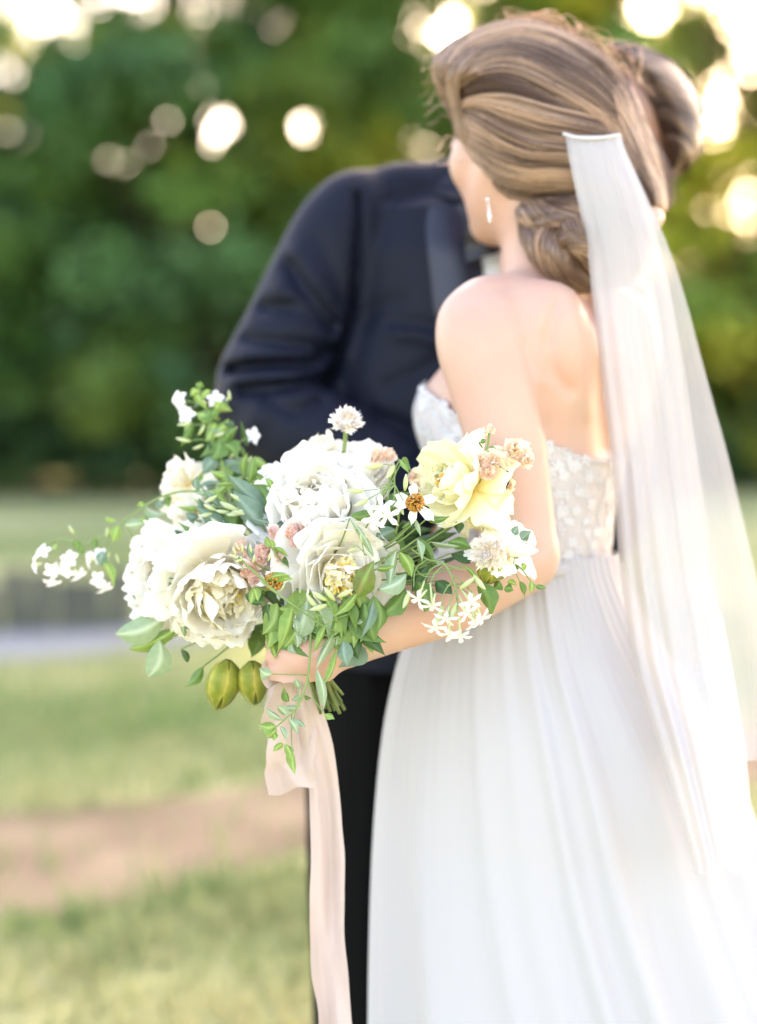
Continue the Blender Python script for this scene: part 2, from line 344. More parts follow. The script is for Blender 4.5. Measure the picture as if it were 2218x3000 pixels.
# ------------------------------------------------------------------ solid shapes by distance fields (numpy) and a surface extractor
class Field:
    def __init__(s, lo, hi, h):
        s.lo = np.array(lo, float); s.h = h
        n = np.ceil((np.array(hi, float) - s.lo) / h).astype(int) + 1; s.n = n
        ax = [s.lo[i] + h * np.arange(n[i]) for i in range(3)]
        s.X, s.Y, s.Z = [a.astype(np.float32) for a in np.meshgrid(*ax, indexing='ij')]
        s.D = np.full(s.X.shape, 1.0, np.float32)
    def union(s, d, k=0.0):
        if k <= 0: s.D = np.minimum(s.D, d); return
        hh = np.clip(.5 + .5 * (s.D - d) / k, 0, 1); s.D = s.D * (1 - hh) + d * hh - k * hh * (1 - hh)
    def cut(s, d, k=0.01):
        d = -d; hh = np.clip(.5 - .5 * (s.D - d) / k, 0, 1); s.D = s.D * (1 - hh) + d * hh + k * hh * (1 - hh)
    def ell(s, c, r, R=None):
        c = np.array(c, float); dx, dy, dz = s.X - c[0], s.Y - c[1], s.Z - c[2]
        if R is not None:
            R = np.array(R, float); dx, dy, dz = [R[i][0] * dx + R[i][1] * dy + R[i][2] * dz for i in range(3)]
        q = np.sqrt((dx / r[0]) ** 2 + (dy / r[1]) ** 2 + (dz / r[2]) ** 2)
        g = np.sqrt((dx / r[0] ** 2) ** 2 + (dy / r[1] ** 2) ** 2 + (dz / r[2] ** 2) ** 2)
        return (q * (q - 1) / np.maximum(g, 1e-6)).astype(np.float32)
    def cone(s, a, b, ra, rb):
        a = np.array(a, float); b = np.array(b, float); ba = b - a; L = ba.dot(ba)
        t = np.clip(((s.X - a[0]) * ba[0] + (s.Y - a[1]) * ba[1] + (s.Z - a[2]) * ba[2]) / L, 0, 1)
        d = np.sqrt((s.X - a[0] - t * ba[0]) ** 2 + (s.Y - a[1] - t * ba[1]) ** 2 + (s.Z - a[2] - t * ba[2]) ** 2)
        return d - (ra + (rb - ra) * t)
    def chain(s, pts, rads, k=0.01, n=None):
        pts = [np.array(p, float) for p in pts]
        if n: 
            P_ = catmull(pts, n); rr = np.interp(np.linspace(0, len(pts) - 1, n), np.arange(len(pts)), rads); pts, rads = list(P_), list(rr)
        out = None
        for i in range(len(pts) - 1):
            d = s.cone(pts[i], pts[i + 1], rads[i], rads[i + 1])
            if out is None: out = d
            else:
                hh = np.clip(.5 + .5 * (out - d) / k, 0, 1); out = out * (1 - hh) + d * hh - k * hh * (1 - hh)
        return out
    def loft(s, rings, lat, fac):
        """rings: rows (world centre, half width, half depth), stacked in z"""
        rings = sorted(rings, key=lambda r: r[0][2]); z = [r[0][2] for r in rings]
        cx, cy = np.interp(s.Z, z, [r[0][0] for r in rings]), np.interp(s.Z, z, [r[0][1] for r in rings])
        a, b = np.interp(s.Z, z, [r[1] for r in rings]), np.interp(s.Z, z, [r[2] for r in rings])
        dx, dy = s.X - cx, s.Y - cy
        l, f = dx * lat[0] + dy * lat[1], dx * fac[0] + dy * fac[1]
        q = np.sqrt((l / a) ** 2 + (f / b) ** 2); g = np.sqrt((l / a ** 2) ** 2 + (f / b ** 2) ** 2)
        d = q * (q - 1) / np.maximum(g, 1e-4)
        return np.maximum(d, np.maximum(z[0] - s.Z, s.Z - z[-1])).astype(np.float32)
    def pix(s):
        dy, dz = s.Y, s.Z - CAM_H
        d = dy * CP - dz * SP; v = dy * SP + dz * CP
        return s.X / d * FPX + IW / 2, IH / 2 - v / d * FPX, d
    def surface(s):
        Fd = s.D; nx, ny, nz = Fd.shape; neg = Fd < 0
        acc = np.zeros((nx - 1, ny - 1, nz - 1, 3), np.float32); cnt = np.zeros((nx - 1, ny - 1, nz - 1), np.float32)
        def sl(c): return tuple(slice(c[i], (nx, ny, nz)[i] - 1 + c[i]) for i in range(3))
        for ax in range(3):
            o = [i for i in range(3) if i != ax]
            for a in (0, 1):
                for b in (0, 1):
                    c0 = [0, 0, 0]; c0[o[0]] = a; c0[o[1]] = b; c1 = list(c0); c1[ax] = 1
                    f0, f1 = Fd[sl(c0)], Fd[sl(c1)]; cr = (f0 < 0) != (f1 < 0)
                    t = np.where(cr, f0 / np.where(cr, f0 - f1, 1), 0)
                    for i in range(3):
                        acc[..., i] += np.where(cr, (t if i == ax else c0[i]), 0)
                    cnt += cr
        act = cnt > 0; idx = np.full(act.shape, -1, np.int64); idx[act] = np.arange(act.sum())
        ii = np.argwhere(act); V = s.lo + s.h * (ii + acc[act] / cnt[act][:, None]); Fs = []
        for ax in range(3):
            o = [i for i in range(3) if i != ax]
            a = [slice(None)] * 3; b = [slice(None)] * 3; a[ax] = slice(0, -1); b[ax] = slice(1, None)
            n0, n1 = neg[tuple(a)], neg[tuple(b)]; cr = n0 != n1
            e = np.argwhere(cr); ok = np.ones(len(e), bool)
            for q in o: ok &= (e[:, q] > 0) & (e[:, q] < Fd.shape[q] - 1)
            e = e[ok]; flip = n0[cr][ok]
            def cell(da, db):
                c = e.copy(); c[:, o[0]] -= da; c[:, o[1]] -= db; return idx[c[:, 0], c[:, 1], c[:, 2]]
            q = np.stack([cell(1, 1), cell(0, 1), cell(0, 0), cell(1, 0)], -1)
            sw = flip if ax != 1 else ~flip
            q[~sw] = q[~sw][:, ::-1]; Fs.append(q)
        return V, np.concatenate(Fs)
def relax(V, Fq, it=2, lam=.5):
    e = np.concatenate([Fq[:, [0, 1]], Fq[:, [1, 2]], Fq[:, [2, 3]], Fq[:, [3, 0]]]); n = len(V)
    deg = np.bincount(e.ravel(), minlength=n).astype(float); deg[deg == 0] = 1
    for _ in range(it):
        for l in (lam, -lam * .9):
            A = np.zeros_like(V)
            for k in range(3): A[:, k] = (np.bincount(e[:, 0], V[e[:, 1], k], n) + np.bincount(e[:, 1], V[e[:, 0], k], n)) / deg
            V = V + l * (A - V)
    return V
def polydist(px, py, pts):
    """distance of photo points to a traced line"""
    d = None
    for (x0, y0), (x1, y1) in zip(pts[:-1], pts[1:]):
        bx, by = x1 - x0, y1 - y0; t = np.clip(((px - x0) * bx + (py - y0) * by) / (bx * bx + by * by + 1e-9), 0, 1)
        q = (px - x0 - t * bx) ** 2 + (py - y0 - t * by) ** 2
        d = q if d is None else np.minimum(d, q)
    return np.sqrt(d)
def inside(px, py, poly):
    r = np.zeros(np.shape(px), bool); n = len(poly)
    for i in range(n):
        x0, y0 = poly[i]; x1, y1 = poly[(i + 1) % n]
        if y0 == y1: continue
        c = ((y0 > py) != (y1 > py)) & (px < (x1 - x0) * (py - y0) / (y1 - y0) + x0); r ^= c
    return r
def smooth_loop(poly, n):
    p = list(poly); q = catmull([p[-1]] + p + [p[0], p[1]], n * 2); k = len(q)
    a, b = int(k / (len(p) + 2) * 1), int(k / (len(p) + 2) * (len(p) + 1)); return q[a:b]
class Puff:
    """a solid with a traced outline and a rounded body: half thickness T metres, rounding over R photo pixels, middle depth d0"""
    def __init__(s, poly, d0, T, R, back=1.0):
        s.poly = [tuple(p[:2]) for p in smooth_loop([(a, b, 0) for a, b in poly], 160)]; s.d0, s.T, s.R, s.back = d0, T, R, back
    def half(s, x, y):
        dist = np.where(inside(x, y, s.poly), polydist(x, y, s.poly + [s.poly[0]]), 0)
        q = np.clip(dist / s.R, 0, 1); return s.T * np.sqrt(np.clip(1 - (1 - q) ** 2, 0, 1))
    def front(s, x, y):
        if not hasattr(s, 'tab'):
            P_ = np.array(s.poly); s.o = P_.min(0) - 12; hi = P_.max(0) + 12; s.st = 3.0
            xs, ys = np.arange(s.o[0], hi[0], s.st), np.arange(s.o[1], hi[1], s.st); X, Y = np.meshgrid(xs, ys, indexing='ij'); s.tab = s.half(X, Y)
        i = np.clip((x - s.o[0]) / s.st, 0, s.tab.shape[0] - 1.001); j = np.clip((y - s.o[1]) / s.st, 0, s.tab.shape[1] - 1.001); a, b = i.astype(int), j.astype(int); f, g = i - a, j - b; t = s.tab
        return s.d0 - ((t[a, b] * (1 - f) + t[a + 1, b] * f) * (1 - g) + (t[a, b + 1] * (1 - f) + t[a + 1, b + 1] * f) * g)
    def vf(s, step=7):
        P_ = np.array(s.poly); x0, y0 = P_.min(0) - step; x1, y1 = P_.max(0) + step
        f = Field.__new__(Field)
        xs, ys = np.arange(x0, x1, step), np.arange(y0, y1, step); zs = np.linspace(-s.T * 1.1, s.T * 1.1, 30)
        X, Y = np.meshgrid(xs, ys, indexing='ij'); hf = s.half(X, Y); ins = inside(X, Y, s.poly)
        dist = polydist(X, Y, s.poly + [s.poly[0]]) * np.where(ins, -1, 1) * s.d0 * MPP
        Dv = np.where(ins[..., None], np.maximum(np.abs(zs)[None, None] - hf[..., None], dist[..., None]), np.maximum(dist[..., None], .001))
        f.D = Dv.astype(np.float32); f.lo = np.zeros(3); f.h = 1.0
        V, Fq = f.surface()
        px, py = x0 + V[:, 0] * step, y0 + V[:, 1] * step; dd = np.interp(V[:, 2], np.arange(30), zs)
        V = atn(px, py, s.d0 + dd)
        return relax(V, Fq, 3), Fq
def n3(v): v = np.array(v, float); return v / np.linalg.norm(v)
# ------------------------------------------------------------------ the bride
M_skin = mat('skin', (0.535, 0.352, 0.270), .48, .35, var=(0.565, 0.322, 0.248), vscale=11, bump=(240, .12, .0006), sss=(.25, (1.0, .35, .2), .006))
M_satin = mat('dress_fabric', (0.455, 0.434, 0.436), .8, .15, bump=(600, .15, .0005), sheen=.2)
M_lacebase = mat('bodice_lining', (0.50, 0.45, 0.44), .7, .2, var=(0.53, .49, .485), vscale=60, bump=(420, .3, .0006))
M_lace = mat('lace_thread', (0.56, 0.555, 0.56), .8, .2)
M_veil = mat('veil_tulle', (0.555, 0.532, 0.540), .8, .1, trans=.12, alpha=.36)
M_veil2 = mat('veil_tulle_single', (0.555, 0.530, 0.534), .8, .1, trans=.14, alpha=.44)
M_hair_b = mat('brown_blonde_hair', (1, 1, 1), .36, .6, tint=True, trans=.25)
M_hair_base = mat('dark_hair_base', (0.095, 0.050, 0.034), .6, .3, var=(0.15, .085, .058), vscale=30)  # dark brown base under the strands
M_silver = mat('earring_stones', (0.8, 0.8, 0.82), .15, .8); M_silver.node_tree.nodes['Principled BSDF'].inputs['Metallic'].default_value = .8

bf, bl = n3((-.75, .66, 0)), n3((-.66, -.75, 0)); UP = np.array([0, 0, 1.0])
def A(x, y, d): return np.array(at(x, y, d))
BR = [(A(1150, 1300, 1.87), .10, .08), (A(1146, 1250, 1.87), .116, .090), (A(1146, 1215, 1.87), .122, .094), (A(1150, 1120, 1.87), .123, .096),
      (A(1163, 1000, 1.87), .134, .104), (A(1172, 890, 1.87), .142, .106), (A(1185, 780, 1.87), .146, .102), (A(1198, 730, 1.875), .150, .092), (A(1204, 682, 1.88), .140, .078), (A(1206, 642, 1.885), .070, .058), (A(1204, 600, 1.885), .044, .050)]
bust = A(1172, 905, 1.87)
def torso(f):
    d = f.loft(BR, bl, bf); f.union(d, .0)
    for s in (-1, 1):
        f.union(f.ell(bust + bf * .078 + bl * s * .060 + UP * -.002, (.054, .056, .062)), .035)
Hc = A(1136, 292, 1.885); hf = n3((-.66, .75, -.12)); hl = n3(np.cross(UP, hf)); hu = n3(np.cross(hf, hl))
HR = np.array([hf, hl, hu])
def bride_body():
    f = Field(A(560, 1420, 1.5) * np.array([1, 0, 1]) + np.array([0, 1.46, -.05]), A(1470, 70, 2.1) * np.array([1, 0, 1]) + np.array([.02, 2.16, .02]), .0045)
    torso(f)
    # shoulders, shoulder blades, neck
    for s in (1, -1):
        sh = A(1205, 655, 1.88) + bl * s * .136
        f.union(f.chain([A(1206, 655, 1.885) + bl * s * .05, sh + UP * -.020], [.034, .042], .02), .035)
        f.union(f.ell(A(1190, 760, 1.87) - bf * .060 + bl * s * .075, (.055, .045, .075)), .05)
    neck = A(1206, 600, 1.885); f.union(f.chain([neck, Hc - hu * .085 - hf * .012], [.058, .050], .02), .045)
    # left arm (the one in view) and right arm, bent in front of her
    ap = [A(1046, 706, 1.762), A(1062, 780, 1.75), A(1098, 930, 1.735), A(1126, 1110, 1.728), A(1134, 1205, 1.722)]
    f.union(f.chain(ap, [.0480, .0480, .0425, .0365, .0335], .02, 14), .013)
    f.union(f.ell(A(1160, 1232, 1.722), (.022, .024, .022)), .03)
    fp = [A(1142, 1212, 1.718), A(1060, 1262, 1.695), A(960, 1318, 1.668), A(840, 1362, 1.64), A(735, 1402, 1.618)]
    f.union(f.chain(fp, [.0345, .0345, .0315, .0265, .0230], .02, 14), .02)
    # hand closed round the stems: palm, four curled fingers, thumb over the top
    f.union(f.chain([A(735, 1402, 1.618), A(690, 1418, 1.604), A(650, 1432, 1.598)], [.0240, .0280, .0265], .02), .02)
    f.union(f.ell(A(672, 1438, 1.602), (.030, .016, .042)), .012)
    for i, (y0, L) in enumerate([(1390, 1.0), (1422, 1.06), (1454, 1.0), (1484, .84)]):
        k = A(660, y0, 1.587)
        f.union(f.chain([k, k + np.array([-.022, .001, -.004]) * L, k + np.array([-.036, .016, -.008]) * L, k + np.array([-.030, .040, -.010]) * L, k + np.array([-.010, .048, -.008]) * L], [.0085, .0080, .0078, .0074, .0066], .003, 14), .0015)
    f.union(f.chain([A(690, 1410, 1.606), A(662, 1386, 1.606), A(628, 1378, 1.622), A(606, 1384, 1.64)], [.0145, .0120, .0105, .0085], .006, 10), .008)
    ar = [A(1206, 655, 1.88) - bl * .16, A(1330, 900, 2.0), A(1150, 1190, 2.02)]
    f.union(f.chain(ar, [.048, .042, .034], .02, 10), .02)
    f.union(f.chain([A(1150, 1190, 2.02), A(1010, 1240, 1.95)], [.034, .028], .02), .02)
    # head: skull, cheeks, jaw, nose, brow, lips, ears
    f.union(f.ell(Hc + hu * .018 - hf * .008, (.097, .074, .100), HR), .02)
    f.union(f.ell(Hc + hf * .030 - hu * .052, (.062, .058, .074), HR), .03)
    for s in (1, -1):
        f.union(f.ell(Hc + hf * .056 + hl * s * .036 - hu * .030, (.030, .028, .030), HR), .02)
        f.union(f.chain([Hc + hl * s * .056 - hu * .050 - hf * .004, Hc + hf * .058 + hl * s * .014 - hu * .106], [.016, .015], .01), .03)
        f.cut(f.ell(Hc + hf * .094 + hl * s * .031 + hu * .002, (.014, .017, .011), HR), .014)
        f.union(f.ell(Hc + hf * .079 + hl * s * .031 + hu * .001, (.0125, .0135, .0125), HR), .003)
        f.union(f.ell(Hc + hl * s * .074 - hu * .012 - hf * .008, (.019, .007, .031), HR), .006)
    f.union(f.chain([Hc + hf * .090 + hu * .010, Hc + hf * .108 - hu * .030], [.009, .0125], .006), .014)
    f.union(f.ell(Hc + hf * .070 - hu * .108, (.019, .020, .016), HR), .02)
    f.union(f.ell(Hc + hf * .091 - hu * .060, (.008, .020, .006), HR), .006); f.union(f.ell(Hc + hf * .089 - hu * .071, (.008, .018, .007), HR), .005)
    px, py, dd = f.pix(); near = (dd < 1.90)
    for pts, a_, s_ in [([(1282, 660), (1298, 760), (1312, 880), (1322, 980)], .010, 20), ([(1143, 752), (1156, 800), (1172, 870), (1186, 930)], .0030, 12), ([(1215, 660), (1196, 740), (1205, 810), (1240, 850)], .0055, 16), ([(1110, 1205), (1150, 1188), (1178, 1200)], .0025, 8), ([(1000, 660), (1050, 640), (1110, 628)], .0022, 14)]:
        f.D = f.D + (a_ * np.exp(-(polydist(px, py, pts) / s_) ** 2) * near).astype(np.float32)
    for pts, a_, s_ in [([(1180, 690), (1168, 760), (1180, 830)], .0035, 22), ([(1258, 690), (1270, 800), (1285, 900)], .0028, 16)]:
        f.D = f.D - (a_ * np.exp(-(polydist(px, py, pts) / s_) ** 2) * near).astype(np.float32)
    V, Fq = f.surface(); return relax(V, Fq, 3), Fq
bride = empty('person', A(1165, 2900, 1.87) * np.array([1, 1, 0]), 'person in white strapless gown and veil seen from behind, holding the bouquet', 'person')
V, Fq = bride_body(); obj('body', mesh('bride_body', V, Fq, M_skin), bride)

# ---- gown: bodice on the torso, gathered skirt, lace
dress = empty('dress', A(1165, 2900, 1.87) * np.array([1, 1, 0]), parent=bride)
class Pts:      # the same field evaluated at loose points
    pass
def torso_sdf(Pn):
    f = Field.__new__(Field); f.X, f.Y, f.Z = [Pn[..., i].astype(np.float32) for i in range(3)]; f.D = np.full(f.X.shape, 1.0, np.float32); torso(f); return f.D
def surf_r(cx, cy, z, th, off):
    """radius from the torso axis at which the skin (plus off) lies"""
    dirx, diry = np.cos(th) * bf[0] + np.sin(th) * bl[0], np.cos(th) * bf[1] + np.sin(th) * bl[1]
    lo, hi = np.full(np.shape(th), .01), np.full(np.shape(th), .30)
    for _ in range(16):
        m = (lo + hi) / 2; dd = torso_sdf(np.stack([cx + dirx * m, cy + diry * m, z], -1)) - off
        hi = np.where(dd > 0, m, hi); lo = np.where(dd > 0, lo, m)
    return np.stack([cx + dirx * lo, cy + diry * lo, z], -1)
rz = sorted([(r[0][2], r[0][0], r[0][1]) for r in BR])
def axis_xy(z): return np.interp(z, [a[0] for a in rz], [a[1] for a in rz]), np.interp(z, [a[0] for a in rz], [a[2] for a in rz])
Z_W = A(1146, 1222, 1.87)[2]; zt_back, zt_side, zt_front = A(0, 1006, 1.87)[2], A(0, 915, 1.87)[2], A(0, 840, 1.87)[2]
def ztop(th):
    c = np.cos(th)   # 1 in front, -1 at the back
    base = np.where(c < 0, zt_side + (zt_back - zt_side) * np.clip(-c, 0, 1) ** 1.5, zt_side + (zt_front - zt_side) * np.sin(np.clip(c, 0, 1) * math.pi / 2) ** 1.2)
    return base - .022 * np.exp(-(th / .16) ** 2) + .0022 * np.abs(np.sin(th * 30))
def bodice_pt(th, s, off):
    z = Z_W + (ztop(th) - Z_W) * s; cx, cy = axis_xy(z); return surf_r(cx, cy, z, th, off)
nth, ns = 160, 34
TH, SS = np.meshgrid(np.linspace(-math.pi, math.pi, nth, endpoint=False), np.linspace(-.06, 1, ns))
Vb = bodice_pt(TH, SS, .0055 + .0015 * (SS > .97)).reshape(-1, 3)
inner = bodice_pt(TH[-1:], SS[-1:] * .99, .0005).reshape(-1, 3)
Vb = np.concatenate([Vb, inner]); bod = obj('bodice', mesh('bodice', Vb, grid_faces(ns + 1, nth, True), M_lacebase), dress)
def lace():
    rs = np.random.RandomState(4); bag = Bag(); TT, SSs, OO, FF = [], [], [], []; n0 = 0
    def petal(th, s, ang, L, w, lift):
        nonlocal n0
        a = np.linspace(0, 1, 6); b = np.linspace(-1, 1, 5); Ag, Bg = np.meshgrid(a, b, indexing='ij')
        wid = w * np.sin(math.pi * np.clip(Ag, .03, .98)) ** .7; X_, Y_ = Bg * wid, Ag * L
        u = np.cos(ang) * X_ - np.sin(ang) * Y_; v = np.sin(ang) * X_ + np.cos(ang) * Y_
        TT.append((th + u / .115).ravel()); SSs.append((s + v / .20).ravel()); OO.append((lift * (1 - Bg ** 2 * .7) + .006).ravel()); FF.append(grid_faces(6, 5) + n0); n0 += 30
    # sprays: flowers, leaves and stems climbing the bodice
    for k in range(40):
        th = -math.pi + 2 * math.pi * (k + .3 * rs.rand()) / 40; 
        for s in np.arange(.03, .98, .085):
            s2 = s + .05 * rs.randn(); t2 = th + .09 * rs.randn(); r = rs.rand()
            if r < .33:
                a0 = rs.rand() * 6.28
                for j in range(6): petal(t2, s2, a0 + j * 1.047, .0085 + .004 * rs.rand(), .0034, .0008)
            elif r < .9:
                a0 = (rs.rand() - .5) * 2.2
                for j in range(4):
                    sd = 1 if j % 2 else -1; petal(t2 + .02 * math.sin(a0) * -j, s2 + .022 * j * math.cos(a0), a0 + sd * .75, .0105, .0024, .0007)
                petal(t2, s2, a0, .022, .0009, .0006)
    for k in range(150):   # scalloped edge
        th = -math.pi + 2 * math.pi * k / 150; petal(th, .985, (rs.rand() - .5) * .6, .0045, .0028, .0022)
    t, s, o = np.concatenate(TT), np.clip(np.concatenate(SSs), -.02, 1.03), np.concatenate(OO)
    return mesh('lace', bodice_pt(t, s, o), np.concatenate(FF), M_lace)
lo_ = obj('lace_applique', lace(), bod); lo_['kind'] = 'stuff'

def skirt_mesh():
    # silhouette of the skirt (photo row: left edge, right edge), continuing to the ground
    rows = [(1205, 952, 1338), (1240, 936, 1352), (1300, 915, 1378), (1400, 878, 1432), (1500, 852, 1500), (1600, 834, 1560), (1750, 820, 1622), (1900, 812, 1672), (2100, 806, 1745), (2240, 803, 1800), (2500, 790, 1900), (2750, 775, 1990), (2890, 765, 2050)]
    yy = np.linspace(1205, 2890, 110); L = np.interp(yy, [r[0] for r in rows], [r[1] for r in rows]); R_ = np.interp(yy, [r[0] for r in rows], [r[2] for r in rows])
    k = np.ones(9) / 9; pad = lambda a: np.convolve(np.concatenate([np.full(4, a[0]), a, np.full(4, a[-1])]), k, 'valid'); L, R_ = pad(L), pad(R_)
    m = 420; th = np.linspace(0, 2 * math.pi, m, endpoint=False); rs = np.random.RandomState(12); V = []
    ph = np.sort(rs.rand(46)) * 2 * math.pi; wd = .05 + .06 * rs.rand(46); am = .4 + .6 * rs.rand(46)
    def folds(t):
        o = 0
        for p, w, a in zip(ph, wd, am):
            dlt = (t - p + math.pi) % (2 * math.pi) - math.pi; o = o + a * np.exp(-(dlt / w) ** 2)
        return o - .9
    for i, y in enumerate(yy):
        u = i / 109.; cx = (L[i] + R_[i]) / 2; hw = (R_[i] - L[i]) / 2; d0 = 1.87
        hx = hw * d0 * MPP; hy = max(.098, hx * (.90 - .10 * min(1, u / .35))); c = A(cx, y, d0)
        tw = th + .25 * np.sin(th) * u            # folds drift with the flare
        amp = .0020 + .019 * min(1, u * 1.4)
        fo = folds(tw + .05 * math.sin(u * 5)) 
        fine = .0012 * np.sin(th * 70 + 3 * np.sin(th * 5)) * math.exp(-u * 5) + .0012 * vnoise(np.stack([np.cos(th) * 9, np.sin(th) * 9, 0 * th + u * 2], -1), 9)
        r = 1.0
        x = c[0] + np.cos(th) * (hx * r + (amp * fo + fine) * .75); y_ = c[1] + np.sin(th) * (hy * r + amp * fo + fine)
        V.append(np.stack([x, y_, np.full(m, c[2])], -1))
    V = np.concatenate(V); V[:, 2] = np.maximum(V[:, 2], .012)
    return mesh('skirt', V, grid_faces(110, m, True), M_satin)
obj('skirt', skirt_mesh(), dress)
wb = bodice_pt(np.linspace(-math.pi, math.pi, 97), np.full(97, -.02), .0065); V, Fq = tube_vf(wb, .0075, 8, flat=1.4, ref=(0, 0, 1)); obj('waistband', mesh('waistband', V, Fq, M_satin), dress)

# ---- hair
C1 = lambda L: [(856.5 + .4815 * x, .4815 * y) for x, y in L]
hair_poly = C1([(175, 300), (185, 255), (260, 190), (370, 130), (500, 92), (620, 84), (740, 115), (860, 175), (960, 240), (1040, 330), (1110, 440), (1170, 600), (1215, 740), (1245, 860), (1245, 960), (1200, 985), (1150, 1000), (1050, 1020), (900, 1020), (760, 1005), (640, 985), (560, 962), (480, 918), (400, 830), (345, 720), (300, 620), (270, 520), (225, 430), (190, 370)])
hairP = Puff(hair_poly, 1.895, .118, 210)
hair = empty('hair', A(1190, 270, 1.89), parent=bride)
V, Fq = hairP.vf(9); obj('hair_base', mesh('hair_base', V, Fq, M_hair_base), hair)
GUIDES = [C1(g) for g in [
    [(205, 330), (270, 205), (400, 130), (620, 92), (760, 135), (900, 212), (1015, 312), (1095, 430)],
    [(215, 360), (300, 230), (440, 165), (600, 150), (760, 195), (900, 275), (1010, 380), (1085, 520)],
    [(240, 385), (320, 290), (460, 215), (620, 225), (780, 300), (920, 400), (1020, 520), (1080, 680)],
    [(270, 410), (370, 330), (520, 290), (680, 345), (830, 430), (960, 520), (1040, 620), (1110, 780)],
    [(285, 440), (400, 400), (540, 400), (700, 460), (860, 525), (980, 580), (1060, 680), (1140, 850)],
    [(295, 480), (400, 480), (530, 540), (680, 590), (830, 610), (960, 640), (1040, 740), (1150, 900)],
    [(300, 530), (390, 570), (500, 640), (640, 690), (800, 700), (930, 720), (1020, 820), (1130, 930)],
    [(305, 590), (375, 660), (480, 730), (620, 775), (790, 775), (900, 800), (1000, 880), (1100, 960)],
    [(318, 640), (375, 745), (465, 820), (600, 855), (740, 850), (860, 850), (960, 910), (1060, 985)],
    [(335, 690), (395, 795), (470, 868), (570, 912), (680, 920), (790, 905), (880, 920), (980, 985)],
    [(365, 745), (415, 830), (490, 905), (570, 940), (660, 955), (760, 960), (840, 965), (900, 990)],
    [(380, 775), (425, 855), (495, 925), (570, 958), (660, 978), (760, 990), (840, 1000), (900, 1012)]]]
GUIDES2 = [C1(g) for g in [
    [(1000, 300), (1080, 420), (1140, 560), (1190, 690), (1225, 810), (1240, 900), (1240, 955)],
    [(1010, 380), (1080, 500), (1120, 640), (1165, 760), (1200, 850), (1220, 930), (1215, 975)],
    [(1040, 520), (1080, 640), (1115, 740), (1150, 830), (1180, 900), (1190, 960), (1170, 990)]]]
def strands(puff, guides, n, r0, seed, light, lift=.0015, seg=24, wave=5, jit=5, clump=6, big=1.7):
    rs = np.random.RandomState(seed); G_ = np.array([catmull([(a, b, 0) for a, b in g], seg)[:, :2] for g in guides]); bag = Bag(); m = len(G_)
    for i in range(n):
        u = (m - 1) * (i + rs.rand()) / n; k = min(m - 2, int(u)); t = u - k
        p = G_[k] * (1 - t) + G_[k + 1] * t
        lock = math.floor(u * clump); lr = np.random.RandomState(int(lock) + 1000 * seed)
        lph, lamp = lr.rand() * 6.28, lr.rand()
        ub = u * big + .3 * math.sin(u * 3.1 + seed); br = np.random.RandomState(int(math.floor(ub)) + 77 * seed + 5); bph, bamp = br.rand() * 6.28, br.rand(); bfr = ub % 1.0
        s = np.linspace(0, 1, seg)
        off = wave * np.sin(s * 5 + lph) * (.4 + lamp) + 1.6 * wave * np.sin(s * 4 + bph) * bamp + rs.randn() * jit * (.4 + .6 * s) + 2 * np.sin(s * 9 + rs.rand() * 6.28) * rs.rand()
        tx = np.gradient(p, axis=0); nn = np.stack([-tx[:, 1], tx[:, 0]], -1); nn /= np.linalg.norm(nn, axis=1)[:, None] + 1e-9
        p = p + nn * off[:, None]
        a0, a1 = rs.rand() * .12, 1 - rs.rand() * .12; p = catmull([(a, b, 0) for a, b in p[::2]], seg * 2)[:, :2]; 
        p = p[int(a0 * seg * 2):int(a1 * seg * 2):2]
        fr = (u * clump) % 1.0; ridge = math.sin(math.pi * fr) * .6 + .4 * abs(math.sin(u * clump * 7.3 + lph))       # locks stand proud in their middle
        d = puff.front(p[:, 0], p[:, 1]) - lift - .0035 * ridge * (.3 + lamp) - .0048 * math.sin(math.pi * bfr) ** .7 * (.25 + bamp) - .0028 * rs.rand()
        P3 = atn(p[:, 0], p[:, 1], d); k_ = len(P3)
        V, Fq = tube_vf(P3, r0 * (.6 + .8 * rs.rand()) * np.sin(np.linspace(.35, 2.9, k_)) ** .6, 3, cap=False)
        mixv = .02 + .55 * (bamp - .45) + .45 * (lamp - .4) + .36 * math.sin(math.pi * bfr) + .30 * rs.randn()  # lock middles lighter, edges darker: sheen and recess shade put into the colour
        sv = np.linspace(0, 1, k_); mixv = np.clip(mixv + .28 * np.sin(sv * 4.5 + bph) + .12 * np.sin(sv * 11 + lph), 0, 1); mixv = np.repeat(mixv, 3)[:, None]  # highlights along the strand put into its colour, besides blonde streaks
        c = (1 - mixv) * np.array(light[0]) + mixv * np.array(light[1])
        bag.add(V, Fq, c)
    return bag
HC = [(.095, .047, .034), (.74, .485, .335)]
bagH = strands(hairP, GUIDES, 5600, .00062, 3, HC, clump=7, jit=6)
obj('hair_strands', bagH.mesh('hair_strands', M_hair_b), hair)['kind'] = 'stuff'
obj('side_hair_strands', strands(hairP, GUIDES2, 700, .00065, 5, HC, clump=8).mesh('side_hair_strands', M_hair_b), hair)['kind'] = 'stuff'
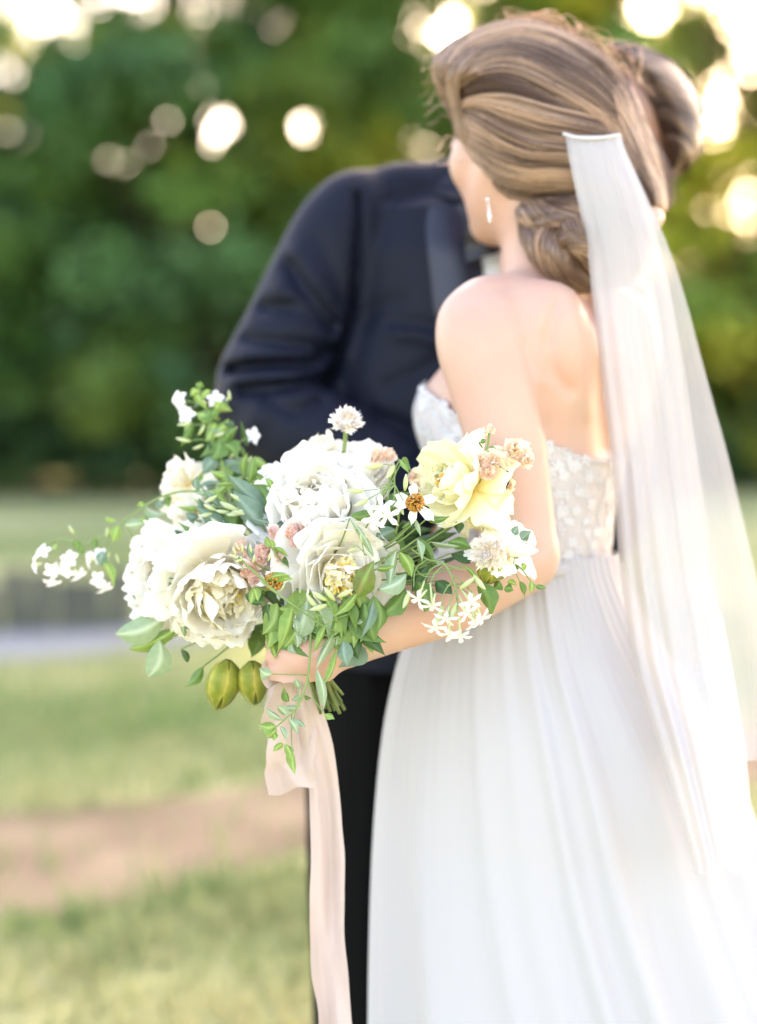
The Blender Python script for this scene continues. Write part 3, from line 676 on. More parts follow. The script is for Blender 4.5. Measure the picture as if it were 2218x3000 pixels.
def lock(name, pts, rad, seed, n=190, twist=2.2, flat=.8):
    """a swept lock of hair: a bundle of strands wound round a path given as (x, y, depth)"""
    rs = np.random.RandomState(seed); c = catmull([A(*q) for q in pts], 34); bag = Bag()
    T = np.gradient(c, axis=0); T /= np.linalg.norm(T, axis=1)[:, None]; N = np.cross(T, np.array([0, -1., 0])); N /= np.linalg.norm(N, axis=1)[:, None]; B = np.cross(T, N)
    prof = np.sin(np.linspace(.45, 2.75, 34)) ** .6
    V, Fq = tube_vf(c, rad * .86 * prof, 10); bag.add(V, Fq, (.14, .075, .05))
    for i in range(n):
        a = rs.rand() * 6.283; r = rad * (.86 + .22 * rs.rand() ** 2) * prof; s = np.linspace(0, 1, 34); an = a + twist * s + .25 * np.sin(s * 6 + a)
        P3 = c + (np.cos(an) * r)[:, None] * N + (np.sin(an) * r * flat)[:, None] * B
        V, Fq = tube_vf(P3, .00065 * (.6 + .8 * rs.rand()) * prof, 3, cap=False); mixv = np.repeat(np.clip(.42 + .30 * rs.randn() + .3 * np.sin(s * 5 + seed * 1.7) + .15 * np.sin(s * 13 + a), 0, 1), 3)[:, None]  # highlights along each bun strand are painted into its colour
        bag.add(V, Fq, (1 - mixv) * np.array(HC[0]) + mixv * np.array(HC[1]))
    return obj(name, bag.mesh(name, M_hair_b), hair)
lock('bun_lock', [(1135, 462, 1.825), (1180, 470, 1.80), (1230, 462, 1.782), (1290, 452, 1.782)], .019, 1)
lock('bun_lock', [(1152, 492, 1.825), (1192, 488, 1.792), (1238, 474, 1.775), (1290, 478, 1.778)], .016, 2)
lock('bun_lock', [(1150, 480, 1.835), (1168, 522, 1.81), (1198, 565, 1.80), (1240, 600, 1.805), (1290, 622, 1.825)], .019, 3)
lock('bun_lock', [(1195, 498, 1.795), (1200, 535, 1.78), (1222, 575, 1.782), (1258, 602, 1.795), (1300, 618, 1.815)], .020, 4)
lock('bun_lock', [(1225, 490, 1.78), (1252, 500, 1.765), (1280, 528, 1.768), (1300, 575, 1.79)], .015, 5, twist=3.2)
lock('bun_lock', [(1218, 530, 1.775), (1248, 522, 1.762), (1282, 548, 1.768), (1306, 600, 1.80)], .014, 6, twist=-2.5)
lock('bun_lock', [(1300, 470, 1.80), (1350, 500, 1.80), (1370, 540, 1.81), (1345, 590, 1.82), (1300, 605, 1.83)], .024, 7)
lock('bun_lock', [(1180, 500, 1.86), (1200, 550, 1.85), (1250, 592, 1.85), (1310, 604, 1.85)], .026, 8)
GUIDES3 = [C1(g) for g in [[(330, 165), (235, 235), (192, 320), (225, 425), (268, 515), (290, 590)], [(370, 190), (275, 265), (232, 350), (262, 450), (298, 560), (318, 650)], [(400, 230), (315, 305), (282, 400), (296, 500), (318, 610), (345, 700)]]]
obj('front_hair_strands', strands(hairP, GUIDES3, 560, .0006, 15, [(.17, .09, .06), (.56, .38, .27)], clump=5, jit=4, wave=3, lift=.004).mesh('front_hair_strands', M_hair_b), hair)['kind'] = 'stuff'
lock('bun_lock', [(1300, 444, 1.775), (1345, 470, 1.775), (1395, 490, 1.79), (1435, 470, 1.82)], .020, 10, 110)
def flyaway():
    rs = np.random.RandomState(8); bag = Bag()
    for i in range(75):
        k = rs.choice([0, 0, 0, 1, 2, 2])
        if k == 0:
            x = 1090 + 260 * rs.rand(); y = np.interp(x, [1080, 1160, 1250, 1350], [55, 44, 80, 190]); q = [(x, y + 12), (x + 30 * rs.randn(), y - 8 - 16 * rs.rand()), (x + 40 + 35 * rs.randn(), y - 5 - 30 * rs.rand()), (x + 75 + 45 * rs.rand(), y + 15 + 40 * rs.rand())]; d = 1.87
        elif k == 1:
            y = 120 + 230 * rs.rand(); x = np.interp(y, [120, 180, 260, 350], [948, 948, 972, 995]); q = [(x + 12, y), (x - 8, y + 4 * rs.randn()), (x - 14 - 8 * rs.rand(), y + 6 * rs.randn() + 12), (x - 20 - 22 * rs.rand(), y + 10 * rs.randn() + 22)]; d = 1.86
        else:
            x = 960 + 160 * rs.rand(); y = np.interp(x, [950, 1000, 1100], [100, 78, 52]); q = [(x, y + 14), (x + 20, y - 4 - 4 * rs.rand()), (x + 55, y - 12 - 8 * rs.rand()), (x + 110, y - 12 + 10 * rs.rand())]; d = 1.88
        P3 = catmull([A(a, b, d + .01 * rs.randn()) for a, b in q], 18); V, Fq = tube_vf(P3, .00042 * (.6 + .6 * rs.rand()), 3, cap=False); bag.add(V, Fq, np.array(HC[1]) * (.8 + .5 * rs.rand()))
    return bag.mesh('flyaway_hair', M_hair_b)
obj('flyaway_hair', flyaway(), hair)['kind'] = 'stuff'

# ---- earring
er = empty('earring', A(1064, 436, 1.80), parent=bride)
bag = Bag()
for (x, y, r) in [(1064, 436, .0022), (1066, 447, .0016), (1067, 455, .0016), (1068, 463, .0021), (1069, 472, .0030), (1069, 481, .0022)]:
    c = A(x, y, 1.798); u = np.linspace(0, math.pi, 6); w = np.linspace(0, 2 * math.pi, 8, endpoint=False); U_, W_ = np.meshgrid(u, w, indexing='ij')
    bag.add((c + r * np.stack([np.sin(U_) * np.cos(W_), np.sin(U_) * np.sin(W_), np.cos(U_) * 1.3], -1)).reshape(-1, 3), grid_faces(6, 8, True))
obj('drop', bag.mesh('earring_drop', M_silver), er)

# ---- veil: comb, an upper layer and a longer single layer
veil = empty('veil', A(1290, 296, 1.765), parent=bride)
def veil_layer(name, rows, dep, m, seed, amp, nfold, nx=110, ny=110, hem=0):
    rs = np.random.RandomState(seed); y_ = np.linspace(rows[0][0], rows[-1][0], ny)
    k = np.ones(7) / 7; sm = lambda a: np.convolve(np.concatenate([np.full(3, a[0]), a, np.full(3, a[-1])]), k, 'valid')
    L, R_ = sm(np.interp(y_, [r[0] for r in rows], [r[1] for r in rows])), sm(np.interp(y_, [r[0] for r in rows], [r[2] for r in rows])); Dp = np.interp(y_, [r[0] for r in rows], dep)
    ph = rs.rand(nfold) * 6.28; fr = 2 + rs.rand(nfold) * 24; V = []
    for i, y in enumerate(y_):
        t = i / (ny - 1); s = np.linspace(0, 1, nx)
        f = sum(np.sin(fr[j] * s * 2.2 + ph[j] + .6 * math.sin(t * 3 + j)) / (1 + .12 * fr[j]) for j in range(nfold)) / nfold * 2
        x = L[i] + (R_[i] - L[i]) * (s + .012 * f * t)
        dd = Dp[i] + amp * (.18 + min(1, t * 1.4)) * f + .05 * (2 * np.abs(s - .5)) ** 2 * (.3 + t)
        V.append(atn(x, y + hem * np.sin(s * 9 + 1) * t ** 6, dd))
    return obj(name, mesh(name, np.concatenate(V), grid_faces(ny, nx), m), veil)
veil_layer('veil_upper_layer', [(296, 1232, 1350), (330, 1238, 1366), (400, 1252, 1396), (470, 1268, 1422), (560, 1284, 1448), (650, 1292, 1466), (800, 1308, 1492), (1000, 1334, 1522), (1250, 1352, 1560), (1450, 1380, 1596), (1640, 1440, 1628), (1900, 1520, 1650)],
           [1.752, 1.744, 1.736, 1.733, 1.73, 1.73, 1.725, 1.72, 1.70, 1.66, 1.60, 1.56], M_veil, 2, .016, 7, hem=8)
veil_layer('veil_outer_layer', [(298, 1236, 1349), (400, 1256, 1399), (470, 1272, 1430), (560, 1290, 1468), (650, 1300, 1496), (800, 1316, 1535), (1000, 1340, 1590), (1250, 1362, 1648), (1450, 1395, 1680), (1600, 1430, 1690), (1650, 1450, 1692)],
           [1.758, 1.750, 1.746, 1.746, 1.748, 1.748, 1.745, 1.74, 1.73, 1.71, 1.70], M_veil2, 5, .017, 7, hem=10)
V, Fq = tube_vf(catmull([A(1229, 292, 1.758), A(1262, 300, 1.747), A(1305, 301, 1.746), A(1353, 294, 1.757)], 20), .0019, 8); obj('veil_comb', mesh('veil_comb', V, Fq, M_lace), veil)
# ------------------------------------------------------------------ the groom
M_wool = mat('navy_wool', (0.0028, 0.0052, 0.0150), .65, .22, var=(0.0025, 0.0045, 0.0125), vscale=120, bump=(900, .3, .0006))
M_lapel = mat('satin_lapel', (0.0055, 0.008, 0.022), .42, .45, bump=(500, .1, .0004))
M_shirt = mat('white_shirt', (0.62, 0.64, 0.68), .8, .2, bump=(700, .15, .0004))
M_bow = mat('black_bow_tie', (0.012, 0.010, 0.012), .45, .4)
M_hair_g = mat('dark_brown_hair', (1, 1, 1), .42, .35, tint=True)
M_hair_gb = mat('dark_hair_layer', (0.045, 0.026, 0.017), .6, .25)
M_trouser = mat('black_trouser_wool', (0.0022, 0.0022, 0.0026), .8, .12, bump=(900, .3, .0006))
M_shoe = mat('black_shoe', (0.012, 0.012, 0.013), .25, .5)
gf, gl = n3((.22, -.97, 0)), n3((-.97, -.22, 0))      # facing, and his right (to the left in view)
GD = 2.17
groom = empty('person', A(900, 2650, GD) * np.array([1, 1, 0]), 'person in dark navy suit with bow tie, leaning over behind the one in the gown', 'person')
C3 = lambda L: [(484 + .3832 * x, 335 + .3832 * y) for x, y in L]
def groove(f, d, pts, amp, sig):
    amp *= .95
    px, py, dd = f.pix(); q = polydist(px, py, pts); return d + amp * np.exp(-(q / sig) ** 2) * (dd < GD + .03)
def jacket():
    f = Field(A(470, 1560, 2.2) * np.array([1, 0, 1]) + np.array([-.02, 1.90, -.02]), A(1480, 350, 2.2) * np.array([1, 0, 1]) + np.array([.03, 2.42, .02]), .0058)
    R = [(A(1000, 1440, GD), .200, .132), (A(1000, 1400, GD), .203, .132), (A(1010, 1200, GD), .200, .122), (A(1026, 1000, GD), .205, .124), (A(1040, 850, GD), .212, .130), (A(1060, 700, GD), .200, .128), (A(1070, 560, GD), .205, .120), (A(1075, 470, GD), .190, .095), (A(1080, 430, GD), .10, .075)]
    f.union(f.loft(R, gl, gf))
    # padded shoulders; the far one dips as he leans
    f.union(f.chain([A(1000, 432, GD), A(880, 436, GD - .005), A(790, 452, GD - .02)], [.058, .050, .052], .02), .03)
    f.union(f.chain([A(1120, 450, GD), A(1250, 520, GD + .03), A(1300, 590, GD + .04)], [.06, .06, .062], .02), .05)
    arm = f.chain([A(778, 462, 2.145), A(738, 540, 2.14), A(690, 650, 2.13), A(640, 770, 2.12), A(598, 850, 2.105), A(592, 885, 2.09)], [.0565, .064, .069, .073, .070, .062], .03, 16)
    fore = f.chain([A(590, 880, 2.09), A(640, 930, 2.06), A(740, 990, 2.03), A(860, 1050, 2.0), A(930, 1080, 1.985)], [.066, .066, .060, .052, .046], .03, 12)
    hh = np.clip(.5 + .5 * (arm - fore) / .02, 0, 1); arm = arm * (1 - hh) + fore * hh - .02 * hh * (1 - hh)
    px, py, dd = f.pix(); P3 = np.stack([px / 90, py / 90, dd * 8], -1)
    arm = arm + .004 * vnoise(np.stack([(px + py * .6) / 46, (py - px * .35) / 120, dd * 6], -1), 2).astype(np.float32) * np.clip((py - 520) / 250, .15, 1)
    for pts, a, s in [(C3([(395, 640), (480, 780), (640, 960)]), .014, 17), (C3([(250, 880), (420, 870), (620, 1010)]), .013, 16), (C3([(150, 1060), (330, 1080), (560, 1110)]), .011, 15),
                      (C3([(60, 1235), (220, 1205), (520, 1190), (640, 1120)]), .020, 14), (C3([(120, 1350), (350, 1335), (560, 1300), (680, 1220)]), .016, 16), (C3([(260, 1400), (420, 1480), (560, 1420)]), .010, 15), (C3([(560, 500), (650, 700), (690, 850)]), .006, 20)]:
        arm = groove(f, arm, pts, a, s)
    for pts, a, s in [(C3([(130, 1150), (320, 1150), (520, 1160)]), -.007, 15), (C3([(60, 1290), (240, 1270), (420, 1265)]), -.008, 12), (C3([(330, 760), (470, 900), (600, 1020)]), -.007, 16), (C3([(420, 560), (560, 800), (660, 930)]), -.006, 18)]:
        arm = groove(f, arm, pts, a, s)
    f.union(f.chain([A(1300, 590, GD + .04), A(1330, 760, GD + .02), A(1325, 960, 2.13), A(1315, 1130, 2.04), A(1240, 1190, 2.0)], [.062, .062, .056, .050, .044], .03, 14), .012)
    body = f.D
    for pts, a, s in [(C3([(1000, 1020), (1120, 1030), (1250, 1060)]), -.008, 16), (C3([(980, 960), (1100, 970), (1230, 1000)]), .007, 16), (C3([(700, 1010), (900, 880), (1010, 840)]), .006, 22), (C3([(940, 1330), (1100, 1260), (1240, 1180)]), .006, 18), (C3([(850, 1490), (1010, 1540), (1100, 1600)]), .006, 16)]:
        body = groove(f, body, pts, a, s)
    body = body + .0035 * vnoise(P3 * .8, 7).astype(np.float32) * np.clip((py - 520) / 300, 0, 1)
    f.D = body; f.union(f.ell(A(752, 810, 2.15), (.065, .05, .12)), .03); f.union(arm, .012)
    f.D = groove(f, f.D, C3([(775, 240), (785, 420), (775, 640), (750, 900), (690, 1100), (600, 1320)]), .016, 9)
    V, Fq = f.surface(); return relax(V, Fq, 1), Fq
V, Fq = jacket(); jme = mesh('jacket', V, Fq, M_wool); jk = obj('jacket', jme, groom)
from mathutils.bvhtree import BVHTree
jb = BVHTree.FromPolygons([tuple(v) for v in V.tolist()], [tuple(q) for q in Fq.tolist()])
def on_jacket(x, y, off, fallback=2.05):
    o = Vector((0, 0, CAM_H)); dr = (at(x, y, 1) - o).normalized(); h = jb.ray_cast(o, dr)
    return np.array(h[0] - dr * off) if h[0] is not None else A(x, y, fallback)
def panel(name, left, right, n, m, off, mt, parent, bulge=0.0):
    L = catmull([(a, b, 0) for a, b in left], n); R_ = catmull([(a, b, 0) for a, b in right], n); V = []
    for i in range(n):
        for j in range(m):
            t = j / (m - 1); q = L[i] * (1 - t) + R_[i] * t; edge = min(t, 1 - t) * 2
            V.append(on_jacket(q[0], q[1], off + bulge * math.sin(math.pi * t) - (.004 if j in (0, m - 1) else 0)))
    return obj(name, mesh(name, V, grid_faces(n, m)[:, ::-1].copy(), mt), parent)
panel('lapel', [(936, 452), (930, 504), (940, 603), (950, 690), (968, 770), (1010, 880)], [(1012, 446), (1036, 504), (1052, 590), (1060, 690), (1064, 780), (1062, 890)], 26, 8, .009, M_lapel, jk, .005)
panel('collar', [(944, 420), (960, 396), (990, 376)], [(1018, 440), (1030, 420), (1050, 392)], 10, 6, .008, M_wool, jk, .004)
panel('shirt_front', [(1030, 455), (1040, 504), (1054, 590), (1064, 700), (1066, 800)], [(1180, 470), (1180, 520), (1175, 600), (1165, 700), (1150, 800)], 22, 10, .0045, M_shirt, groom, .012)
panel('pocket_welt', C3([(880, 650), (885, 690)]), C3([(1060, 620), (1065, 660)]), 5, 8, .0035, M_wool, jk, .001) if False else None
def bow():
    c = on_jacket(1116, 522, .045); bag = Bag()
    for s in (-1, 1):
        t = np.linspace(0, 1, 9); w = np.linspace(-1, 1, 7); T_, W_ = np.meshgrid(t, w, indexing='ij')
        for side in (-1, 1):
            th = .009 * np.sin(math.pi * np.clip(T_, .02, .98)) * side * (1 - .4 * W_ ** 2)
            P3 = c + s * gl * (T_ * .062)[..., None] + UP * (W_ * (.010 + .022 * T_ ** .8))[..., None] + gf * (th + .004 * np.sin(W_ * 5))[..., None] - gf * (.012 * T_ ** 2)[..., None]
            bag.add(P3.reshape(-1, 3), grid_faces(9, 7))
    V, Fq = tube_vf(catmull([c + UP * .013 + gf * .002, c + gf * .008, c - UP * .013 + gf * .002], 7), .010, 8); bag.add(V, Fq)
    return bag.mesh('bow_tie', M_bow)
obj('bow_tie', bow(), groom)
bag = Bag(); c = on_jacket(1118, 512, .012)
V, Fq = tube_vf(catmull([c + gl * .048 - gf * .02 + UP * .004, c + gl * .032 + UP * -.002 + gf * .006, c + UP * -.006 + gf * .016, c - gl * .035 + UP * .006 + gf * .008, c - gl * .06 - gf * .02 + UP * .022], 14), .019, 8, flat=1.0); bag.add(V, Fq)
obj('shirt_collar', bag.mesh('shirt_collar', M_shirt), groom)
# head, neck, hands: one continuous skin
Gc = A(1388, 288, 2.105); gu = n3((.62, -.20, .76)); gv = n3(np.cross(gu, n3((-.6, -.2, -.5)))); gw = n3(np.cross(gv, gu)); GR = np.array([gw, gv, gu])
def groom_body():
    f = Field(A(880, 1250, 2.0) * np.array([1, 0, 1]) + np.array([0, 1.86, 0]), A(1560, 80, 2.1) * np.array([1, 0, 1]) + np.array([.02, 2.36, .03]), .006)
    f.union(f.ell(Gc + gu * .012, (.086, .072, .090), GR)); f.union(f.ell(Gc - gu * .055 + gw * .03, (.062, .058, .072), GR), .03)
    for s in (1, -1):
        f.union(f.ell(Gc + gv * s * .077 - gu * .012, (.02, .008, .032), GR), .006)
        f.cut(f.ell(Gc + gw * .094 + gv * s * .031 + gu * .0, (.014, .016, .011), GR), .012); f.union(f.ell(Gc + gw * .080 + gv * s * .031, (.012, .012, .012), GR), .003)
    f.union(f.chain([Gc + gw * .090 + gu * .006, Gc + gw * .112 - gu * .032], [.010, .013], .006), .014); f.union(f.ell(Gc + gw * .066 - gu * .112, (.022, .022, .018), GR), .02)
    f.union(f.ell(Gc + gw * .090 - gu * .070, (.009, .021, .010), GR), .006)
    f.union(f.chain([A(1100, 500, 2.16), A(1180, 440, 2.14), A(1300, 340, 2.10)], [.062, .058, .056], .03, 8), .03)
    # trunk and arms inside the clothes join the hands to the neck
    f.union(f.chain([A(1090, 520, 2.17), A(1060, 700, 2.17), A(1030, 1000, 2.17)], [.07, .10, .09], .03), .03)
    for sgn, w, p in ((1, [A(960, 560, 2.17), A(760, 520, 2.14), A(640, 840, 2.11), A(930, 1080, 1.99)], [.05, .04, .035, .028]), (-1, [A(1180, 560, 2.19), A(1290, 600, 2.21), A(1325, 900, 2.14), A(1240, 1190, 2.0)], [.05, .04, .035, .028])):
        f.union(f.chain(w, p, .02, 12), .02)
        h = w[-1]; dr = n3(w[-1] - w[-2]); f.union(f.ell(h + dr * .035, (.038, .020, .034)), .02)
        sd = n3(np.cross(dr, (0, 1, 0)))
        for j in range(4): 
            k = h + dr * .055 + sd * (.020 * (j - 1.5)); f.union(f.chain([k, k + dr * .028 + np.array([0, -.006, 0]), k + dr * .045 + np.array([0, -.018, 0])], [.0095, .009, .0078], .004), .005)
        f.union(f.chain([h + dr * .015 + sd * .026, h + dr * .035 + sd * .045, h + dr * .055 + sd * .048], [.012, .0105, .009], .004), .008)
    V, Fq = f.surface(); return relax(V, Fq, 3), Fq
V, Fq = groom_body(); obj('body', mesh('groom_body', V, Fq, M_skin), groom)
gh = empty('hair', Vector(Gc), parent=groom)
gpoly = C1([(960, 200), (1010, 190), (1100, 195), (1180, 230), (1260, 280), (1340, 370), (1395, 480), (1412, 570), (1400, 660), (1370, 730), (1300, 790), (1245, 835), (1238, 740), (1200, 600), (1150, 480), (1080, 350), (1000, 250)])
gP = Puff(gpoly, 2.065, .085, 85); V, Fq = gP.vf(8); obj('hair_base', mesh('groom_hair_base', V, Fq, M_hair_gb), gh)
GG = [C1(g) for g in [[(965, 215), (1040, 198), (1120, 208), (1200, 248), (1280, 305), (1345, 385)], [(1020, 250), (1100, 235), (1190, 265), (1280, 320), (1350, 400), (1392, 480)], [(1075, 320), (1160, 290), (1250, 325), (1330, 400), (1385, 480), (1408, 560)],
     [(1105, 390), (1190, 360), (1280, 390), (1350, 460), (1395, 540), (1408, 620)], [(1135, 450), (1220, 430), (1310, 470), (1370, 540), (1400, 610), (1392, 680)], [(1165, 520), (1250, 505), (1325, 550), (1375, 610), (1388, 670), (1360, 735)], [(1190, 580), (1270, 575), (1335, 620), (1365, 675), (1350, 730), (1310, 780)],
     [(1215, 640), (1280, 645), (1325, 685), (1330, 730), (1300, 775), (1275, 800)], [(1232, 700), (1270, 715), (1295, 745), (1285, 780), (1262, 805), (1248, 825)]]]
obj('hair_strands', strands(gP, GG, 2400, .0008, 21, [(.045, .025, .017), (.24, .152, .102)], wave=3, jit=3, clump=3.2, seg=20, big=2.2).mesh('groom_hair_strands', M_hair_g), gh)['kind'] = 'stuff'
# trousers and shoes
def trousers():
    f = Field(A(640, 2650, GD) * np.array([1, 0, 0]) + np.array([-.02, 1.98, .01]), A(1110, 1400, GD) * np.array([1, 0, 1]) + np.array([.03, 2.40, .02]), .009)
    for x0, x1 in ((822, 818), (990, 1005)):
        f.union(f.chain([A(x0, 1440, GD), A(x0 - 12, 1800, GD), A(x1 - 14, 2200, GD + .01), A(x1 - 14, 2590, GD + .02)], [.100, .086, .075, .070], .03, 14), .02)
    px, py, dd = f.pix(); f.D = f.D + .003 * vnoise(np.stack([px / 60, py / 160, dd * 5], -1), 4).astype(np.float32)
    f.D = groove(f, f.D, [(805, 1450), (795, 2600)], -.005, 8)
    V, Fq = f.surface(); return relax(V, Fq, 2), Fq
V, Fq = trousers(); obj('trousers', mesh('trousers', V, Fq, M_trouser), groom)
for x in (790, 985):
    b = A(x, 2640, GD + .02); b[2] = 0; f = Field(b + np.array([-.08, -.24, -.002]), b + np.array([.1, .14, .14]), .007)
    f.union(f.ell(b + np.array([.01, -.10, .035]), (.046, .12, .036))); f.union(f.ell(b + np.array([0, .04, .05]), (.042, .075, .055)), .03); f.cut(f.Z - .0 + 0 * f.X if False else -(f.Z - .012), .004)
    V, Fq = f.surface(); obj('shoe', mesh('shoe', V, Fq, M_shoe), groom)
# ------------------------------------------------------------------ the bouquet
K3 = lambda x, y: (521.4 + .4283 * x, 856.5 + .4283 * y)
K2 = lambda x, y: (37.2 + .3607 * x, 804.4 + .3607 * y)
K4 = lambda x, y: (446.9 + .3156 * x, 1340.6 + .3156 * y)
K5 = lambda x, y: (260.7 + .2254 * x, 1080 + .2254 * y)
ra = np.random.RandomState(99)
def petal_mat(name, col, tr=.30, rough=.6): return mat(name, col, rough, .2, tint=True, trans=tr)
M_white = petal_mat('white_petal', (0.96, 0.94, 0.885)); M_cream = petal_mat('cream_petal', (0.93, 0.89, 0.77)); M_lemon = petal_mat('pale_yellow_petal', (0.93, 0.90, 0.66))
M_pink = petal_mat('pink_petal', (0.95, 0.77, 0.70)); M_peach = petal_mat('peach_petal', (0.94, 0.81, 0.68)); M_yolk = petal_mat('yellow_stamen', (0.95, 0.80, 0.28)); M_orange = petal_mat('orange_stamen', (0.62, 0.26, 0.06), .1)
M_pgreen = petal_mat('pale_green_bud', (0.60, 0.66, 0.34))
LEAFM = {k: mat('leaf_' + k, c, .52, .35, tint=True, trans=t, var=v, vscale=3) for k, c, v, t in [
    ('mid', (0.105, 0.21, 0.048), (0.135, 0.24, 0.06), .25), ('dark', (0.042, 0.10, 0.032), (0.055, 0.125, 0.037), .2), ('pale', (0.31, 0.41, 0.245), (0.27, 0.38, 0.21), .25),
    ('light', (0.21, 0.345, 0.08), (0.26, 0.39, 0.105), .3), ('blue', (0.14, 0.23, 0.15), (0.17, 0.26, 0.17), .2), ('spot', (0.15, 0.27, 0.055), (0.19, 0.15, 0.05), .28)]}
M_stem = mat('green_stem', (0.16, 0.25, 0.07), .5, .3, var=(0.20, 0.29, .10), vscale=40); M_stemd = mat('cut_stem', (0.09, 0.13, 0.035), .5, .3, var=(0.17, .19, .06), vscale=25)
M_pod = mat('green_pod', (0.20, 0.24, 0.036), .5, .3, tint=True, trans=.1, var=(0.36, .36, .07), vscale=60)
M_ribbon = mat('blush_silk', (0.59, 0.465, 0.425), .6, .25, trans=.15, bump=(70, .5, .003), sheen=.2)
bouquet = empty('bouquet', A(700, 1440, 1.63), 'loose bouquet of white peonies, pale yellow rose, vines and blush ribbon', 'bouquet')

def petal_vf(L=1.0, w=.75, bend=.8, cup=.5, ruf=.06, notch=.0, seed=0, nu=9, nv=8, neck=.25, tipw=.75):
    rs = np.random.RandomState(seed); v = np.linspace(0, 1, nv); u = np.linspace(-1, 1, nu); Vv, Uu = np.meshgrid(v, u, indexing='ij')
    prof = (neck + (1 - neck) * np.sin(np.clip(Vv * 1.25, 0, 1) * math.pi / 2)) * np.where(Vv > .72, np.sqrt(np.clip(1 - ((Vv - .72) / .29) ** 2 * (1 - (1 - tipw) * .0 - tipw * .45), 0, 1)), 1)
    x = Uu * prof * w * .5
    ed = 0
    for k in range(4): ed = ed + rs.randn() * np.sin(Uu * (2.2 + 2.3 * k) + rs.rand() * 6.28) / (1 + k * .6)
    Lz = 1 + (notch * np.sin(Uu * 9 + rs.rand() * 6) * .5 + .07 * ed * (notch + .5) - .16 * Uu ** 2) * Vv ** 3
    b = bend; s = Vv * Lz; z = np.sin(b * s) / b; y = (1 - np.cos(b * s)) / b
    y = y + cup * (Uu ** 2) * prof * w * .35 + ruf * Vv ** 2 * sum(np.sin(Uu * (3 + 2.5 * k) + rs.rand() * 6.28 + Vv * 2) for k in range(3)) * .6
    return np.stack([x, y, z], -1).reshape(-1, 3) * L, grid_faces(nv, nu), Vv.ravel(), Uu.ravel()
PCACHE = {}
def petal_mesh(kind, m, seed):
    key = (kind, m.name, seed)
    if key in PCACHE: return PCACHE[key]
    P = {'wide': dict(w=1.0, bend=.9, cup=.55, ruf=.045, notch=.05, nu=15, nv=9), 'cupped': dict(w=1.05, bend=1.25, cup=.8, ruf=.03, notch=.02, nu=10), 'frill': dict(w=.76, bend=.9, cup=.5, ruf=.07, notch=.08, nu=19, nv=9),
         'ruffle': dict(w=.95, bend=1.0, cup=.4, ruf=.09, notch=.07, nu=17, nv=9), 'inner': dict(w=.60, bend=1.3, cup=.8, ruf=.09, notch=.10, nu=13), 'open': dict(w=.85, bend=-.35, cup=.35, ruf=.08, notch=.10, nu=10), 'bowl': dict(w=1.15, bend=.85, cup=.45, ruf=.03, notch=.02, nu=13, nv=9), 'star': dict(w=.38, bend=-.45, cup=.6, ruf=.05, notch=0, neck=.35, tipw=-.1, nu=7, nv=9)}[kind]
    V, Fq, v, u = petal_vf(seed=seed, **P)
    base = np.array({'white_petal': (1.0, .90, .62), 'cream_petal': (1, .92, .7), 'pale_yellow_petal': (1.0, .86, .45), 'pink_petal': (1, .95, .85)}.get(m.name, (1, .95, .85)))
    g = np.clip(1 - v / .45, 0, 1)[:, None] * .8; c = (1 - g) + g * base
    PCACHE[key] = mesh('petal', V, Fq, m, True, c); return PCACHE[key]
def bloom(name, c, axis, R, layers, m, seed, centre=None, label=None, sink=.55, mats=None):
    """layers: rows (count, opening in degrees, length / R, kind); every petal is a piece of its own"""
    rs = np.random.RandomState(seed); c = Vector(A(*c)); ax = Vector(axis).normalized(); B_ = frame_to(ax)
    b = Bag(); u = np.linspace(0, math.pi, 7); w = np.linspace(0, 2 * math.pi, 10, endpoint=False); U_, W_ = np.meshgrid(u, w, indexing='ij')
    core = (np.stack([np.sin(U_) * np.cos(W_), np.sin(U_) * np.sin(W_), np.cos(U_)], -1) * R * np.array([.30, .30, .34]))
    b.add(core.reshape(-1, 3), grid_faces(7, 10, True), (1, .9, .6))
    base = c - ax * R * sink
    root = obj(name, b.mesh(name + '_heart', m), bouquet, Matrix.Translation(base + ax * R * .25) @ B_)
    if label: root['label'] = label
    for li, (n, op, Lf, kind) in enumerate(layers):
        a0 = rs.rand() * 6.28
        for i in range(n):
            a = a0 + 2 * math.pi * (i + .35 * rs.randn() * .5) / n; o = math.radians(op + 9 * rs.randn()); L = R * Lf * (1 + .12 * rs.randn())
            R1 = Matrix.Rotation(a, 4, 'Z') @ Matrix.Rotation(o, 4, 'X') @ Matrix.Rotation(.18 * rs.randn(), 4, 'Z')
            M = Matrix.Translation(base) @ B_ @ R1 @ Matrix.Translation((0, -R * .06, R * .05)) @ Matrix.Diagonal((L, L, L, 1))
            mm = mats[li] if mats else m
            obj('petal', petal_mesh(kind, mm, rs.randint(5)), root, M)
    if centre:
        bg = Bag(); n, Rs, h, col, m2 = centre
        for i in range(n):
            a = rs.rand() * 6.28; r = Rs * math.sqrt(rs.rand()); q = np.array([math.cos(a) * r, math.sin(a) * r, 0]); hh = h * (.75 + .4 * rs.rand())
            p = catmull([q * .5, q * .8 + np.array([0, 0, hh * .6]), q * 1.15 + np.array([.001 * rs.randn(), .001 * rs.randn(), hh])], 5)
            V, Fq = tube_vf(p, [.0006, .0006, .0007, .0014, .0010], 4); bg.add(V, Fq, np.array(col) * (.8 + .4 * rs.rand()))
        o_ = obj('stamens', bg.mesh('stamens', m2), root, Matrix.Translation(base + ax * R * .25) @ B_); o_['kind'] = 'stuff'
    return root
FULL = [(5, 12, .95, 'inner'), (7, 22, 1.0, 'frill'), (8, 34, 1.05, 'ruffle'), (9, 48, 1.1, 'frill'), (9, 62, 1.15, 'ruffle'), (9, 78, 1.2, 'wide'), (7, 96, 1.15, 'wide')]
